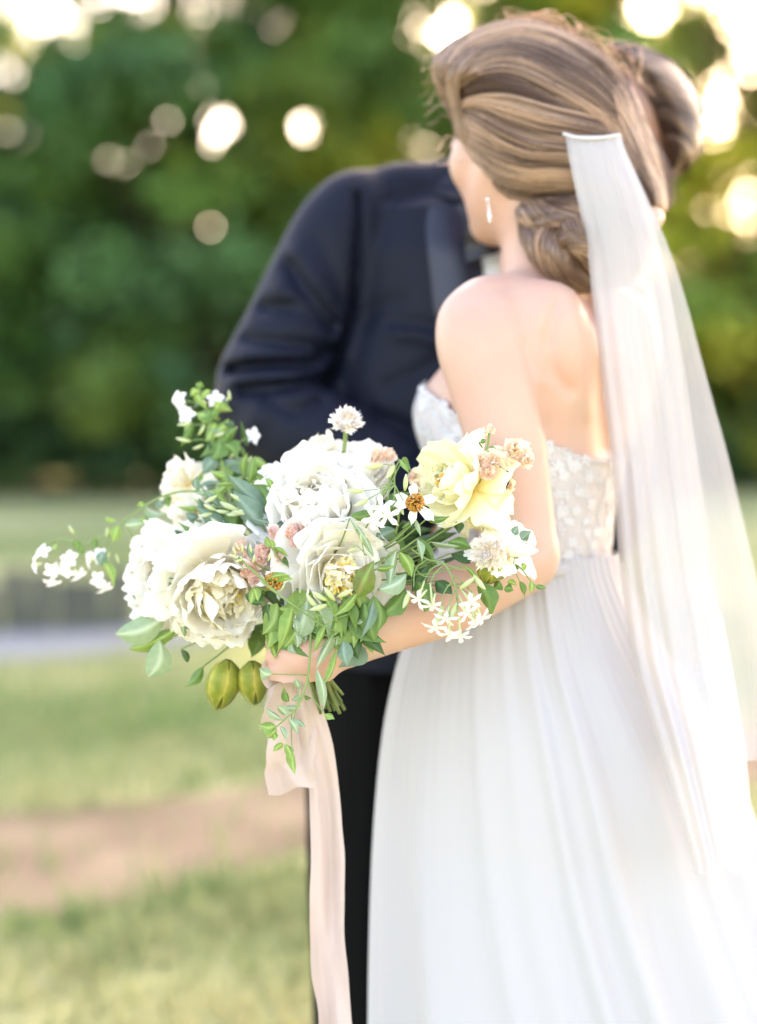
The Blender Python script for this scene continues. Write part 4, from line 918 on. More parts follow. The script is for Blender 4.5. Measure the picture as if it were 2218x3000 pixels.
FRIL = [(6, 14, .9, 'inner'), (8, 26, 1.0, 'frill'), (10, 40, 1.08, 'frill'), (10, 54, 1.14, 'frill'), (10, 70, 1.2, 'frill'), (9, 86, 1.2, 'ruffle'), (8, 102, 1.15, 'frill')]
bloom('peony', (362, 1252, 1.685), (-.55, -.70, .15), .058, FRIL, M_white, 1, mats=[M_cream] * 2 + [M_white] * 5, label='frilly white peony at the far left of the bouquet')
bloom('peony', (478, 1292, 1.615), (.22, -.90, -.28), .068, FRIL, M_white, 2, mats=[M_lemon, M_cream, M_cream] + [M_white] * 4, centre=(70, .020, .030, (1, .95, .7), M_yolk), label='frilly white peony with yellow heart above the green pods')
bloom('peony', (694, 1108, 1.635), (-.05, -.78, .55), .066, FULL, M_white, 3, mats=[M_cream] * 2 + [M_white] * 5, label='large full white peony in the middle of the bouquet')
bloom('peony', (775, 1026, 1.69), (.1, -.55, .8), .045, FULL, M_white, 4, label='white peony behind the large middle one')
bloom('peony', (604, 1066, 1.68), (-.3, -.6, .7), .034, FULL, M_white, 5, label='small white peony beside the tall vine')
CUPB = [(7, 62, 1.25, 'cupped'), (6, 78, 1.4, 'cupped'), (6, 92, 1.45, 'cupped')]
bloom('peony', (742, 1256, 1.588), (.30, -.92, -.08), .054, [(10, 14, .85, 'inner'), (11, 28, .92, 'frill'), (7, 50, .95, 'bowl'), (8, 66, 1.2, 'bowl'), (8, 82, 1.35, 'bowl'), (7, 96, 1.3, 'bowl')], M_white, 6, centre=(70, .020, .036, (1, .95, .8), M_yolk), mats=[M_lemon, M_cream, M_white, M_white, M_white, M_white], label='open cupped white peony showing yellow stamens')
bloom('peony', (396, 1036, 1.745), (-.5, -.6, .6), .026, [(5, 25, 1.2, 'wide'), (6, 55, 1.5, 'wide'), (6, 85, 1.5, 'open')], M_cream, 7, label='cream blossom at the foot of the tall vine')
bloom('peony', (404, 1112, 1.735), (-.6, -.6, .3), .024, [(5, 25, 1.2, 'wide'), (6, 55, 1.5, 'ruffle'), (6, 85, 1.4, 'open')], M_cream, 8)
bloom('peony', (462, 1182, 1.665), (.1, -.7, .6), .026, [(6, 25, 1.1, 'frill'), (8, 50, 1.3, 'frill'), (9, 80, 1.4, 'frill')], M_cream, 9)
bloom('garden_rose', (990, 1052, 1.612), (-.80, -.58, .10), .043, [(4, 10, .8, 'inner'), (5, 22, 1.0, 'ruffle'), (6, 36, 1.15, 'ruffle'), (7, 52, 1.25, 'ruffle'), (7, 70, 1.35, 'ruffle'), (7, 92, 1.35, 'open'), (6, 112, 1.3, 'open')], M_lemon, 10, centre=(40, .008, .030, (1, .75, .35), M_yolk), label='pale yellow ruffled garden rose against the bare arm')
bloom('peony', (1114, 1196, 1.605), (.3, -.5, .55), .024, [(4, 20, 1.2, 'cupped'), (5, 50, 1.6, 'wide'), (5, 80, 1.7, 'open')], M_white, 11)
bloom('peony', (700, 985, 1.70), (-.1, -.5, .85), .022, [(5, 20, 1.2, 'wide'), (6, 50, 1.4, 'ruffle'), (6, 80, 1.4, 'open')], M_cream, 12)

# small many-petalled blossoms, each one mesh (their petals are a few pixels wide)
def pom_mesh(name, m, seed, layers, core=.45, kind=dict(w=.8, bend=1.1, cup=.6, ruf=.10, notch=.08, nu=5, nv=4)):
    rs = np.random.RandomState(seed); bag = Bag(); u = np.linspace(0, math.pi, 7); w = np.linspace(0, 2 * math.pi, 10, endpoint=False); U_, W_ = np.meshgrid(u, w, indexing='ij')
    bag.add((np.stack([np.sin(U_) * np.cos(W_), np.sin(U_) * np.sin(W_), np.cos(U_)], -1) * core).reshape(-1, 3), grid_faces(7, 10, True), (1, .95, .88))
    for n, op, L, lift in layers:
        a0 = rs.rand() * 6.28
        for i in range(n):
            V, Fq, v, uu = petal_vf(L=L * (1 + .12 * rs.randn()), seed=rs.randint(999), **kind); a = a0 + 6.283 * (i + .3 * rs.randn()) / n; o = math.radians(op + 8 * rs.randn())
            Rm = np.array(Matrix.Rotation(a, 3, 'Z') @ Matrix.Rotation(o, 3, 'X')); V = V @ Rm.T + np.array([0, 0, lift])
            bag.add(V, Fq, np.array([1, .93 + .07 * rs.rand(), .9 + .1 * rs.rand()]) * (.96 + .08 * rs.rand()))
    return bag.mesh(name, m)
ROSE = [(4, 10, .8, .1), (6, 30, .9, .0), (7, 52, 1.0, -.05), (8, 78, 1.0, -.1), (8, 105, .95, -.15)]
me_pink = [pom_mesh('spray_rose', M_pink, s, ROSE) for s in (1, 2)]; me_peach = [pom_mesh('spray_rose', M_peach, s, ROSE) for s in (3, 4)]; me_bud = pom_mesh('rose_bud', M_peach, 6, [(4, 8, 1.2, -.2), (5, 22, 1.2, -.3)])
def put(name, me, xyd, axis, r, roll=0.0, parent=None):
    return obj(name, me, parent or bouquet, Matrix.Translation(Vector(A(*xyd))) @ frame_to(axis) @ Matrix.Rotation(roll, 4, 'Z') @ Matrix.Diagonal((r, r, r, 1)))
for i, (x, y, d, r) in enumerate([(636, 1163, 1.60, .0125), (658, 1158, 1.605, .011), (648, 1180, 1.597, .011), (573, 1206, 1.592, .0125), (592, 1188, 1.597, .011), (562, 1224, 1.590, .0115), (543, 1246, 1.592, .0125), (556, 1264, 1.592, .010), (540, 1218, 1.60, .0105), (606, 1216, 1.588, .0085), (528, 1196, 1.61, .010), (600, 1160, 1.61, .010)]):
    put('spray_rose', me_pink[i % 2], (x, y, d), (.5 * ra.randn(), -.9, .4 + .3 * ra.randn()), r, i)
for i, (x, y, d, r) in enumerate([(1064, 1030, 1.598, .0135), (1078, 1008, 1.602, .012), (1054, 1008, 1.604, .0115), (1122, 984, 1.600, .0165), (1140, 1002, 1.602, .0135), (1112, 1004, 1.598, .012), (1110, 1058, 1.60, .0085), (826, 998, 1.665, .0125), (846, 992, 1.668, .0105), (815, 1012, 1.662, .011), (905, 1040, 1.65, .010), (908, 1060, 1.645, .009)]):
    put('spray_rose', me_peach[i % 2], (x, y, d), (.3 + .4 * ra.randn(), -.9, .3 + .3 * ra.randn()), r, i)
for x, y, d, r in [(1066, 936, 1.60, .0055), (1076, 944, 1.60, .005), (1060, 948, 1.60, .005), (1098, 1064, 1.60, .006)]: put('rose_bud', me_bud, (x, y, d), (.1 * ra.randn(), -.4, .9), r)
SC = dict(w=.5, bend=.8, cup=.6, ruf=.14, notch=.25, nu=6, nv=4)
me_scab = [pom_mesh('scabiosa', M_white, 40 + s, [(10, 8, .50, .30), (16, 26, .50, .28), (20, 44, .50, .22), (22, 62, .55, .14), (22, 80, .72, .04), (22, 96, .80, 0.0), (18, 112, .70, -.03)], .42, SC) for s in (0, 1)]
put('scabiosa', me_scab[0], (756, 922, 1.665), (.05, -.62, .8), .0235)['label'] = 'cream pincushion flower standing above the bouquet'
put('scabiosa', me_scab[1], (1070, 1204, 1.578), (-.42, -.86, -.25), .0270)['label'] = 'white pincushion flower at the right of the bouquet'

# star-shaped blossoms with an orange heart
def starflower(x, y, d, axis, L, n, seed):
    rs = np.random.RandomState(seed); c = Vector(A(x, y, d)); B_ = frame_to(axis); bag = Bag()
    for i in range(150):
        t = math.acos(1 - rs.rand() * 1.0); a = rs.rand() * 6.28; p = np.array([math.sin(t) * math.cos(a), math.sin(t) * math.sin(a), math.cos(t)]) 
        V, Fq = tube_vf(np.array([p * .002, p * .0085, p * .0105]), [.0004, .0005, .0011], 4); bag.add(V, Fq, np.array([1, .9 + .5 * rs.rand(), 1]) * (.55 + .8 * rs.rand()))
    root = obj('star_blossom', bag.mesh('star_heart', M_orange), bouquet, Matrix.Translation(c + Vector(axis).normalized() * .002) @ B_)
    for i in range(n):
        a = 6.283 * (i + .2 * rs.randn()) / n; o = math.radians(84 + 12 * rs.randn()); l = L * (1 + .12 * rs.randn())
        obj('petal', petal_mesh('star', M_white, rs.randint(4)), root, Matrix.Translation(c) @ B_ @ Matrix.Rotation(a, 4, 'Z') @ Matrix.Rotation(o, 4, 'X') @ Matrix.Diagonal((l, l, l, 1)))
starflower(906, 1098, 1.560, (-.05, -.97, .22), .0275, 6, 3); starflower(597, 1270, 1.565, (.1, -.9, .3), .017, 5, 4)

# leaves: every leaf a piece of its own
LCACHE = {}
def leaf_mesh(kind, seed):
    key = (kind, seed)
    if key in LCACHE: return LCACHE[key]
    rs = np.random.RandomState(seed * 7 + 3); nv, nu = 15, 7; v = np.linspace(0, 1, nv); u = np.linspace(-1, 1, nu); Vv, Uu = np.meshgrid(v, u, indexing='ij')
    pa, pb = .62 + .35 * rs.rand(), 1.0 + .45 * rs.rand(); w = np.clip(Vv, 0, 1) ** pa * (1 - np.clip(Vv, 0, 1)) ** pb; w = w / w.max() * (1 + .015 * np.sin(Vv * 19 + Uu * 2 + seed)); w[0] = .05; w[-1] = .0
    bend = (.5 + .7 * rs.rand()) * (1 if seed % 3 else -1); z = np.sin(bend * Vv) / bend; y = (1 - np.cos(bend * Vv)) / bend
    tw = .5 * rs.randn() * Vv; fold = .28 + .25 * rs.rand(); x0 = Uu * w * .5; h = -np.abs(Uu) ** 1.3 * w * .5 * fold + .02 * np.sin(Vv * 14 + Uu * 4) * w * np.abs(Uu)
    x = x0 * np.cos(tw) - h * np.sin(tw); y = -y + x0 * np.sin(tw) + h * np.cos(tw)
    x = x + (.10 * rs.randn()) * np.sin(math.pi * Vv) / .35 * .5
    ca, sa, ch = math.cos(bend / 2), math.sin(bend / 2), math.sin(bend / 2) / (bend / 2); y, z = (y * ca + z * sa) / ch, (z * ca - y * sa) / ch     # tip straight above the base
    V = np.stack([x, y, z], -1).reshape(-1, 3)
    rib = np.clip(1 - np.abs(Uu) * 4.0, 0, 1)[..., None]; c = (1 - rib) * np.ones(3) * (.92 + .16 * rs.rand(nv, nu, 1)) + rib * np.array([1.7, 1.5, 1.8])
    LCACHE[key] = mesh('leaf', V, grid_faces(nv, nu), LEAFM[kind], True, c.reshape(-1, 3)); return LCACHE[key]
def leaf(b, t, w, kind='mid', parent=None, d=(1.58, 1.57), face=None, seed=None):
    """leaf from photo point b to t, w photo pixels wide"""
    p, q = Vector(A(b[0], b[1], d[0])), Vector(A(t[0], t[1], d[1])); z = q - p; L = z.length
    nrm = Vector(face) if face is not None else Vector((.35 * ra.randn(), -1, .30 + .3 * ra.randn()))
    M = frame_to(z, nrm.cross(z)) if False else frame_to(z, nrm)
    # frame_to: x = up x z, y = z x x, so y follows the given normal
    W_ = w * (d[0] + d[1]) / 2 * MPP * 1.10 * (1 + .18 * ra.randn())
    o = obj('leaf', leaf_mesh(kind, ra.randint(6) if seed is None else seed), parent or bouquet, Matrix.Translation(p) @ M @ Matrix.Diagonal((W_, L * .8, L, 1)))
    if parent is None and (abs(b[0] - 690) > 130 or abs(b[1] - 1270) > 70):      # a stalk leads back into the bouquet
        cx, cy = 690 + .55 * (b[0] - 690), 1270 + .45 * (b[1] - 1270); V, Fq = tube_vf(catmull([p, Vector(A((b[0] + cx) / 2, (b[1] + cy) / 2 + 8, d[0] + .012)), Vector(A(cx, cy, d[0] + .035))], 8), np.linspace(.0008, .0013, 8), 5)
        obj('stalk', mesh('stalk', V, Fq, M_stem), o)
    return o
def L3(b, t, w, kind='mid', d=(1.58, 1.565), **k): return leaf(K3(*b), K3(*t), w * .4283, kind, d=d, **k)
def L4(b, t, w, kind='mid', d=(1.57, 1.565), **k): return leaf(K4(*b), K4(*t), w * .335, kind, d=d, **k)
def L5(b, t, w, kind='mid', d=(1.66, 1.66), **k):
    if w > 100: k.update(face=(.15, -1, .25), seed=1)
    return leaf(K5(*b), K5(*t), w * .2254, kind, d=d, **k)
def L2(b, t, w, kind='mid', d=(1.74, 1.74), **k): return leaf(K2(*b), K2(*t), w * .46, kind, d=d, **k)
for a in [((600, 1045), (690, 852), 112, 'spot', (1.563, 1.556)), ((855, 925), (715, 1005), 105, 'pale', (1.575, 1.56)), ((850, 1000), (728, 1135), 100, 'mid', (1.59, 1.58)), ((1222, 965), (1282, 1160), 84, 'mid', (1.585, 1.58)), ((690, 612), (560, 626), 44, 'mid', (1.585, 1.575)),
          ((565, 640), (688, 842), 34, 'pale', (1.57, 1.56)), ((800, 700), (690, 762), 66, 'blue', (1.60, 1.59)), ((905, 650), (925, 738), 32, 'pale', (1.575, 1.57)), ((908, 745), (935, 865), 34, 'pale', (1.575, 1.56)), ((918, 740), (998, 885), 40, 'mid', (1.58, 1.575)), ((958, 642), (1075, 630), 32, 'mid', (1.575, 1.57)),
          ((805, 800), (765, 1005), 40, 'pale', (1.57, 1.56)), ((820, 810), (882, 945), 50, 'light', (1.575, 1.57)), ((690, 1040), (618, 1262), 74, 'blue', (1.575, 1.565)), ((275, 1090), (192, 1330), 78, 'light', (1.565, 1.555)), ((150, 932), (278, 950), 42, 'light', (1.56, 1.555)), ((140, 735), (182, 795), 34, 'light', (1.58, 1.575)),
          ((602, 1022), (475, 1142), 50, 'light', (1.56, 1.55)), ((60, 1010), (130, 1085), 80, 'mid', (1.59, 1.58)), ((960, 880), (880, 1020), 60, 'dark', (1.60, 1.60)), ((1060, 760), (1190, 800), 60, 'mid', (1.60, 1.59)), ((1080, 820), (1180, 870), 66, 'dark', (1.61, 1.60)), ((980, 760), (1130, 785), 26, 'pale', (1.58, 1.57)),
          ((700, 900), (800, 880), 30, 'light', (1.57, 1.565)), ((900, 950), (950, 1120), 70, 'mid', (1.60, 1.59)), ((1150, 880), (1235, 985), 30, 'light', (1.57, 1.565)), ((1000, 960), (1090, 1030), 46, 'dark', (1.60, 1.59)), ((560, 1090), (655, 1100), 60, 'mid', (1.58, 1.57)), ((700, 1100), (600, 1180), 50, 'pale', (1.575, 1.57)),
          ((240, 1190), (330, 1230), 70, 'dark', (1.60, 1.59)), ((330, 1100), (320, 1240), 60, 'blue', (1.59, 1.585)), ((260, 1140), (300, 1230), 44, 'mid', (1.575, 1.57)), ((160, 980), (230, 1090), 70, 'dark', (1.60, 1.60)), ((210, 800), (255, 900), 40, 'mid', (1.60, 1.59)), ((250, 690), (60, 640), 50, 'blue', (1.63, 1.62)),
          ((80, 990), (60, 1080), 50, 'light', (1.565, 1.56)), ((900, 640), (830, 690), 30, 'mid', (1.59, 1.58)), ((840, 330), (880, 400), 40, 'mid', (1.62, 1.62)), ((820, 340), (870, 420), 30, 'light', (1.62, 1.61)), ((1110, 660), (1120, 720), 40, 'dark', (1.60, 1.60))]:
    L3(a[0], a[1], a[2], a[3], a[4])
for a in [((470, 1150), (-40, 1345), 250, 'pale', (1.655, 1.665)), ((580, 1285), (90, 1490), 130, 'light', (1.66, 1.68)), ((390, 1410), (275, 1765), 200, 'pale', (1.66, 1.665)), ((300, 1010), (90, 960), 120, 'blue', (1.70, 1.70)), ((455, 800), (545, 1030), 74, 'pale', (1.625, 1.62)), ((540, 1000), (622, 1400), 110, 'pale', (1.63, 1.63)), ((1215, 965), (1370, 1065), 130, 'dark', (1.585, 1.58)), ((600, 1490), (660, 1625), 60, 'dark', (1.67, 1.67)),
          ((810, 1660), (635, 1860), 100, 'mid', (1.67, 1.67)), ((1300, 900), (1340, 1030), 90, 'light', (1.565, 1.56)), ((1400, 830), (1660, 780), 60, 'light', (1.56, 1.55)), ((1290, 640), (1250, 460), 60, 'blue', (1.58, 1.575)), ((1480, 520), (1440, 430), 60, 'light', (1.575, 1.57)), ((1490, 500), (1640, 600), 60, 'light', (1.58, 1.575)), ((560, 1330), (380, 1330), 120, 'pale', (1.68, 1.68))]:
    L5(a[0], a[1], a[2], a[3], a[4])
# greenery behind the flowers
for i in range(85):
    a = ra.rand() * 6.28; r = math.sqrt(ra.rand()); x, y = 700 + 290 * r * math.cos(a), 1235 + 150 * r * math.sin(a)
    a2 = a + .7 * ra.randn(); L = 55 + 60 * ra.rand(); dd = 1.64 + .05 * ra.rand(); leaf((x, y), (x + L * math.cos(a2), y + L * math.sin(a2)), 26 + 26 * ra.rand(), ['dark', 'mid', 'blue', 'dark', 'mid'][i % 5], d=(dd, dd + .01))
for i in range(26):    # inner leaves around the stems, under the flowers
    x, y = 570 + 260 * ra.rand(), 1340 + 70 * ra.rand(); leaf((x, y - 30), (x + 50 * ra.randn(), y + 25 + 25 * ra.rand()), 30 + 20 * ra.rand(), ['dark', 'mid', 'light'][i % 3], d=(1.582, 1.576))
for i in range(22):
    x, y = 640 + 190 * ra.rand(), 1325 + 50 * ra.rand(); leaf((x, y - 40), (x + 30 * ra.randn(), y + 28 + 25 * ra.rand()), 28 + 18 * ra.rand(), ['mid', 'light', 'mid', 'pale', 'light'][i % 5], d=(1.574, 1.57))

# vines, sprigs and jasmine
def vine(name, pts, r=.0012, label=None, mt=None):
    P3 = catmull([A(*p) for p in pts], 8 * len(pts)); V, Fq = tube_vf(P3, np.linspace(r * 1.25, r * .7, len(P3)), 6)
    o = obj(name, mesh(name, V, Fq, mt or M_stem), bouquet)
    if label: o['label'] = label
    return o
def tubes(name, lines, r, parent, mt=None):
    bag = Bag()
    for pts in lines: P3 = catmull([A(*p) for p in pts], 10); V, Fq = tube_vf(P3, np.linspace(r, r * .7, 10), 5); bag.add(V, Fq)
    o = obj(name, bag.mesh(name, mt or M_stem), parent); o['kind'] = 'stuff'; return o
def five(name, n=5, tube=.9, w=.36):
    bag = Bag()
    for i in range(n):
        V, Fq, v, u = petal_vf(L=1, w=w, bend=-.7, cup=.5, ruf=.03, notch=.0, seed=i, nu=5, nv=7, neck=.35, tipw=.0)
        Rm = np.array(Matrix.Rotation(6.283 * i / n + .1 * (i % 2), 3, 'Z') @ Matrix.Rotation(math.radians(62 + 8 * (i % 3)), 3, 'X')); bag.add(V @ Rm.T, Fq, (1, 1, 1.06))
    if tube:
        V, Fq = tube_vf(np.array([[0, 0, -1.6 * tube], [0, 0, -.8 * tube], [0, 0, .04]]), [.07, .085, .15], 6); bag.add(V, Fq, (.90, .92, .62))
    return bag.mesh(name, M_white)
me_jas, me_blos = five('jasmine_flower'), five('white_blossom', 5, .35, .62)
def budm():
    t = np.linspace(0, 1, 8); P3 = np.stack([0 * t, .12 * t ** 2, t], -1); V, Fq = tube_vf(P3, .16 * np.sin(math.pi * np.clip(t * .93 + .05, 0, 1)) ** .8 + .015, 6); b = Bag(); b.add(V, Fq, np.stack([1 + 0 * V[:, 2], 1 + 0 * V[:, 2], .8 + .5 * V[:, 2]], -1)); return b.mesh('bud', M_pgreen)
me_budm = budm()
def bud(parent, xyd, to, L): 
    p = Vector(A(*xyd)); q = Vector(A(*to)); return obj('bud', me_budm, parent, Matrix.Translation(p) @ frame_to(q - p) @ Matrix.Diagonal((L * .9, L * .9, L, 1)))
k2 = lambda x, y, d: (*K2(x, y), d)
k3 = lambda x, y, d: (*K3(x, y), d)
k4 = lambda x, y, d: (*K4(x, y), d)
k5 = lambda x, y, d: (*K5(x, y), d)
v1 = vine('trailing_vine', [k2(1250, 760, 1.70), k2(1040, 740, 1.71), k2(900, 765, 1.72), k2(770, 830, 1.73), k2(640, 930, 1.735), k2(560, 1000, 1.74), k2(400, 1062, 1.745), k2(280, 1032, 1.75), k2(170, 1060, 1.755)], .0013, 'long vine with white blossoms reaching out to the left')
tubes('side_stems', [[k2(560, 1000, 1.74), k2(540, 1090, 1.74), k2(545, 1180, 1.74)], [k2(770, 830, 1.73), k2(770, 880, 1.73), k2(800, 940, 1.73)], [k2(640, 930, 1.735), k2(690, 1000, 1.735), k2(720, 1050, 1.735)], [k2(380, 1062, 1.745), k2(350, 1130, 1.745)], [k2(230, 1040, 1.75), k2(205, 1120, 1.75)]], .0009, v1)
for b, t, w, kd in [((775, 830), (905, 872), 46, 'pale'), ((770, 885), (862, 978), 46, 'mid'), ((775, 880), (840, 940), 40, 'pale'), ((645, 950), (778, 930), 46, 'pale'), ((612, 948), (578, 1052), 58, 'light'), ((602, 922), (532, 898), 32, 'light'), ((525, 1170), (585, 1335), 60, 'light'), ((520, 1100), (500, 1200), 44, 'blue'), ((760, 830), (752, 800), 30, 'light'), ((840, 800), (870, 850), 40, 'blue'), ((740, 920), (770, 900), 34, 'light'), ((350, 1040), (380, 1100), 34, 'mid'), ((470, 1080), (480, 1010), 26, 'mid'), ((240, 1060), (200, 1090), 30, 'light'), ((910, 770), (925, 840), 40, 'mid'), ((395, 1070), (375, 1130), 34, 'mid')]:
    L2(b, t, w, kd, (1.735, 1.735), parent=v1)
for x, y, ax in [(160, 1110, (-.4, -.6, .6)), (115, 1185, (-.8, -.4, -.1)), (215, 1215, (.2, -.8, -.4)), (212, 1285, (.2, -.5, -.9)), (320, 1150, (-.1, -.9, .3)), (300, 1215, (-.4, -.7, -.3)), (368, 1240, (.6, -.4, -.6)), (500, 1132, (.1, -.8, .5)), (440, 1152, (-.8, -.4, .1)), (530, 1320, (.5, -.4, -.8)), (495, 1275, (-.2, -.8, -.2))]:
    put('white_blossom', me_blos, k2(x, y, 1.745), ax, .0125, ra.rand() * 6, v1)
for x, y, tx, ty in [(345, 1000, 330, 980), (545, 960, 545, 1010), (560, 1110, 545, 1160), (600, 1120, 610, 1170), (700, 1020, 725, 1055), (800, 1030, 830, 1010), (820, 980, 830, 1000)]:
    bud(v1, k2(x, y, 1.738), k2(tx, ty, 1.738), .012)
v2 = vine('climbing_vine', [k2(1300, 800, 1.70), k2(1260, 640, 1.73), k2(1215, 480, 1.75), k2(1165, 330, 1.765), k2(1130, 210, 1.775), k2(1095, 95, 1.78)], .0016, 'leafy vine with white buds rising at the left of the groom')
tubes('side_stems', [[k2(1130, 210, 1.775), k2(1050, 200, 1.77), k2(990, 190, 1.77)], [k2(1150, 260, 1.77), k2(1180, 210, 1.765), k2(1200, 185, 1.76)], [k2(1170, 330, 1.765), k2(1060, 340, 1.755), k2(1000, 320, 1.75)], [k2(1200, 440, 1.755), k2(1100, 430, 1.75), k2(1010, 440, 1.745)], [k2(1230, 520, 1.745), k2(1330, 450, 1.745), k2(1420, 410, 1.745)], [k2(1250, 600, 1.735), k2(1350, 560, 1.735), k2(1410, 570, 1.735)], [k2(1160, 280, 1.77), k2(1250, 240, 1.77), k2(1285, 170, 1.77)], [k2(1270, 690, 1.725), k2(1370, 650, 1.725), k2(1400, 700, 1.72)]], .0009, v2)
for b, t, w, kd in [((1180, 310), (1080, 268), 52, 'light'), ((1200, 330), (1140, 445), 60, 'light'), ((1225, 430), (1170, 560), 90, 'mid'), ((1235, 450), (1330, 560), 84, 'mid'), ((1240, 560), (1430, 640), 110, 'blue'), ((1130, 610), (1250, 745), 110, 'light'), ((1210, 520), (1120, 640), 110, 'blue'), ((1190, 380), (1280, 300), 60, 'light'), ((1210, 400), (1300, 390), 50, 'mid'), ((1150, 240), (1090, 150), 34, 'light'), ((1120, 180), (1170, 130), 36, 'light'), ((1100, 130), (1050, 170), 34, 'light'), ((1090, 110), (1110, 75), 30, 'mid'), ((1160, 300), (1230, 260), 40, 'mid'), ((1270, 640), (1380, 740), 90, 'mid'), ((1240, 560), (1220, 740), 90, 'light'), ((1230, 640), (1280, 760), 70, 'light'), ((1300, 600), (1440, 720), 70, 'dark'), ((1180, 430), (1100, 540), 60, 'mid'), ((1270, 690), (1180, 800), 60, 'mid'), ((1290, 740), (1400, 830), 70, 'mid'), ((1250, 460), (1330, 360), 50, 'mid'), ((1200, 250), (1250, 200), 34, 'light'), ((1240, 700), (1130, 760), 60, 'light'), ((1330, 780), (1460, 800), 60, 'dark'), ((1170, 250), (1090, 300), 50, 'mid'), ((1250, 330), (1320, 350), 40, 'dark')]:
    L2(b, t, w, kd, (1.745, 1.742), parent=v2)
for x, y, ax in [(985, 185, (-.5, -.8, .2)), (1200, 185, (.2, -.9, .4)), (985, 205, (-.4, -.6, -.5)), (1030, 285, (-.2, -.9, .3)), (1420, 405, (.5, -.8, .1))]: put('white_blossom', me_blos, k2(x, y, 1.765), ax, .0125, ra.rand() * 6, v2)
for x, y, tx, ty, L in [(1050, 330, 985, 345, .016), (1050, 440, 975, 430, .018), (1100, 400, 1130, 360, .014), (1190, 410, 1265, 390, .018), (1350, 480, 1305, 530, .018), (1420, 530, 1395, 575, .015), (1370, 660, 1300, 680, .020), (1400, 690, 1390, 760, .016), (1130, 460, 1090, 480, .014), (1290, 190, 1280, 150, .012), (1150, 210, 1060, 170, .012), (1080, 720, 1160, 690, .02), (1060, 800, 1120, 770, .018), (1290, 160, 1270, 190, .010), (1330, 350, 1320, 370, .010), (1230, 890, 1130, 880, .02), (1250, 870, 1160, 830, .02)]:
    bud(v2, k2(x, y, 1.745), k2(tx, ty, 1.745), L)
v3 = vine('bud_sprig', [k5(1150, 600, 1.565), k5(1300, 740, 1.56), k5(1420, 850, 1.556), k5(1560, 980, 1.555), k3(110, 960, 1.555), k3(300, 1100, 1.555), k3(430, 1190, 1.56), k3(530, 1225, 1.57)], .0011, 'thin budded sprig crossing in front of the pink roses')
tubes('side_stems', [[k5(1210, 660, 1.563), k5(1150, 620, 1.563), k5(1120, 560, 1.563)], [k5(1190, 640, 1.563), k5(1190, 560, 1.563), k5(1180, 500, 1.563)], [k5(1230, 720, 1.56), k5(1190, 700, 1.56), k5(1155, 660, 1.56)], [k3(290, 1095, 1.555), k3(330, 1060, 1.555), k3(330, 1020, 1.555)], [k3(380, 1150, 1.555), k3(460, 1110, 1.555), k3(520, 1060, 1.555)], [k3(430, 1190, 1.56), k3(500, 1150, 1.555), k3(560, 1130, 1.55)], [k3(300, 1100, 1.555), k3(400, 1130, 1.555), k3(480, 1170, 1.555)]], .0007, v3)
for x, y, tx, ty in [(1130, 580, 1110, 540), (1150, 610, 1120, 600), (1190, 560, 1190, 480), (1170, 540, 1130, 490), (1200, 620, 1150, 640), (1290, 660, 1310, 600), (1440, 640, 1470, 560), (1280, 560, 1255, 470), (1420, 850, 1390, 810), (1480, 900, 1490, 830), (1560, 930, 1600, 870)]: bud(v3, k5(x, y, 1.56), k5(tx, ty, 1.56), .010)
for x, y, tx, ty in [(400, 1100, 315, 1010), (450, 1060, 385, 1030), (450, 1080, 380, 1110), (500, 1040, 560, 1020), (490, 1060, 450, 1020)]: bud(v3, k3(x, y, 1.555), k3(tx, ty, 1.55), .020)
v4 = vine('hanging_vine', [k3(300, 1000, 1.59), k4(640, -60, 1.58), k4(720, 80, 1.572), k4(730, 220, 1.566), k4(715, 420, 1.562), k4(690, 520, 1.56), k4(640, 640, 1.56), k4(560, 720, 1.558), k4(475, 795, 1.557)], .0014, 'thorny vine with small leaflets hanging over the ribbon')
tubes('side_stems', [[k4(715, 420, 1.562), k4(610, 418, 1.56), k4(465, 412, 1.557)], [k4(715, 440, 1.562), k4(740, 560, 1.56), k4(830, 690, 1.557)], [k4(600, 690, 1.56), k4(598, 800, 1.558), k4(604, 950, 1.556)], [k4(700, 500, 1.561), k4(650, 600, 1.56), k4(610, 740, 1.56)], [k4(690, 200, 1.565), k4(660, 120, 1.568), k4(700, 80, 1.57)], [k4(650, 500, 1.562), k4(640, 560, 1.561), k4(600, 590, 1.561)], [k4(760, 250, 1.564), k4(850, 180, 1.562), k4(900, 130, 1.56)], [k4(740, 120, 1.57), k4(860, 150, 1.565), k4(950, 180, 1.56)]], .0008, v4)
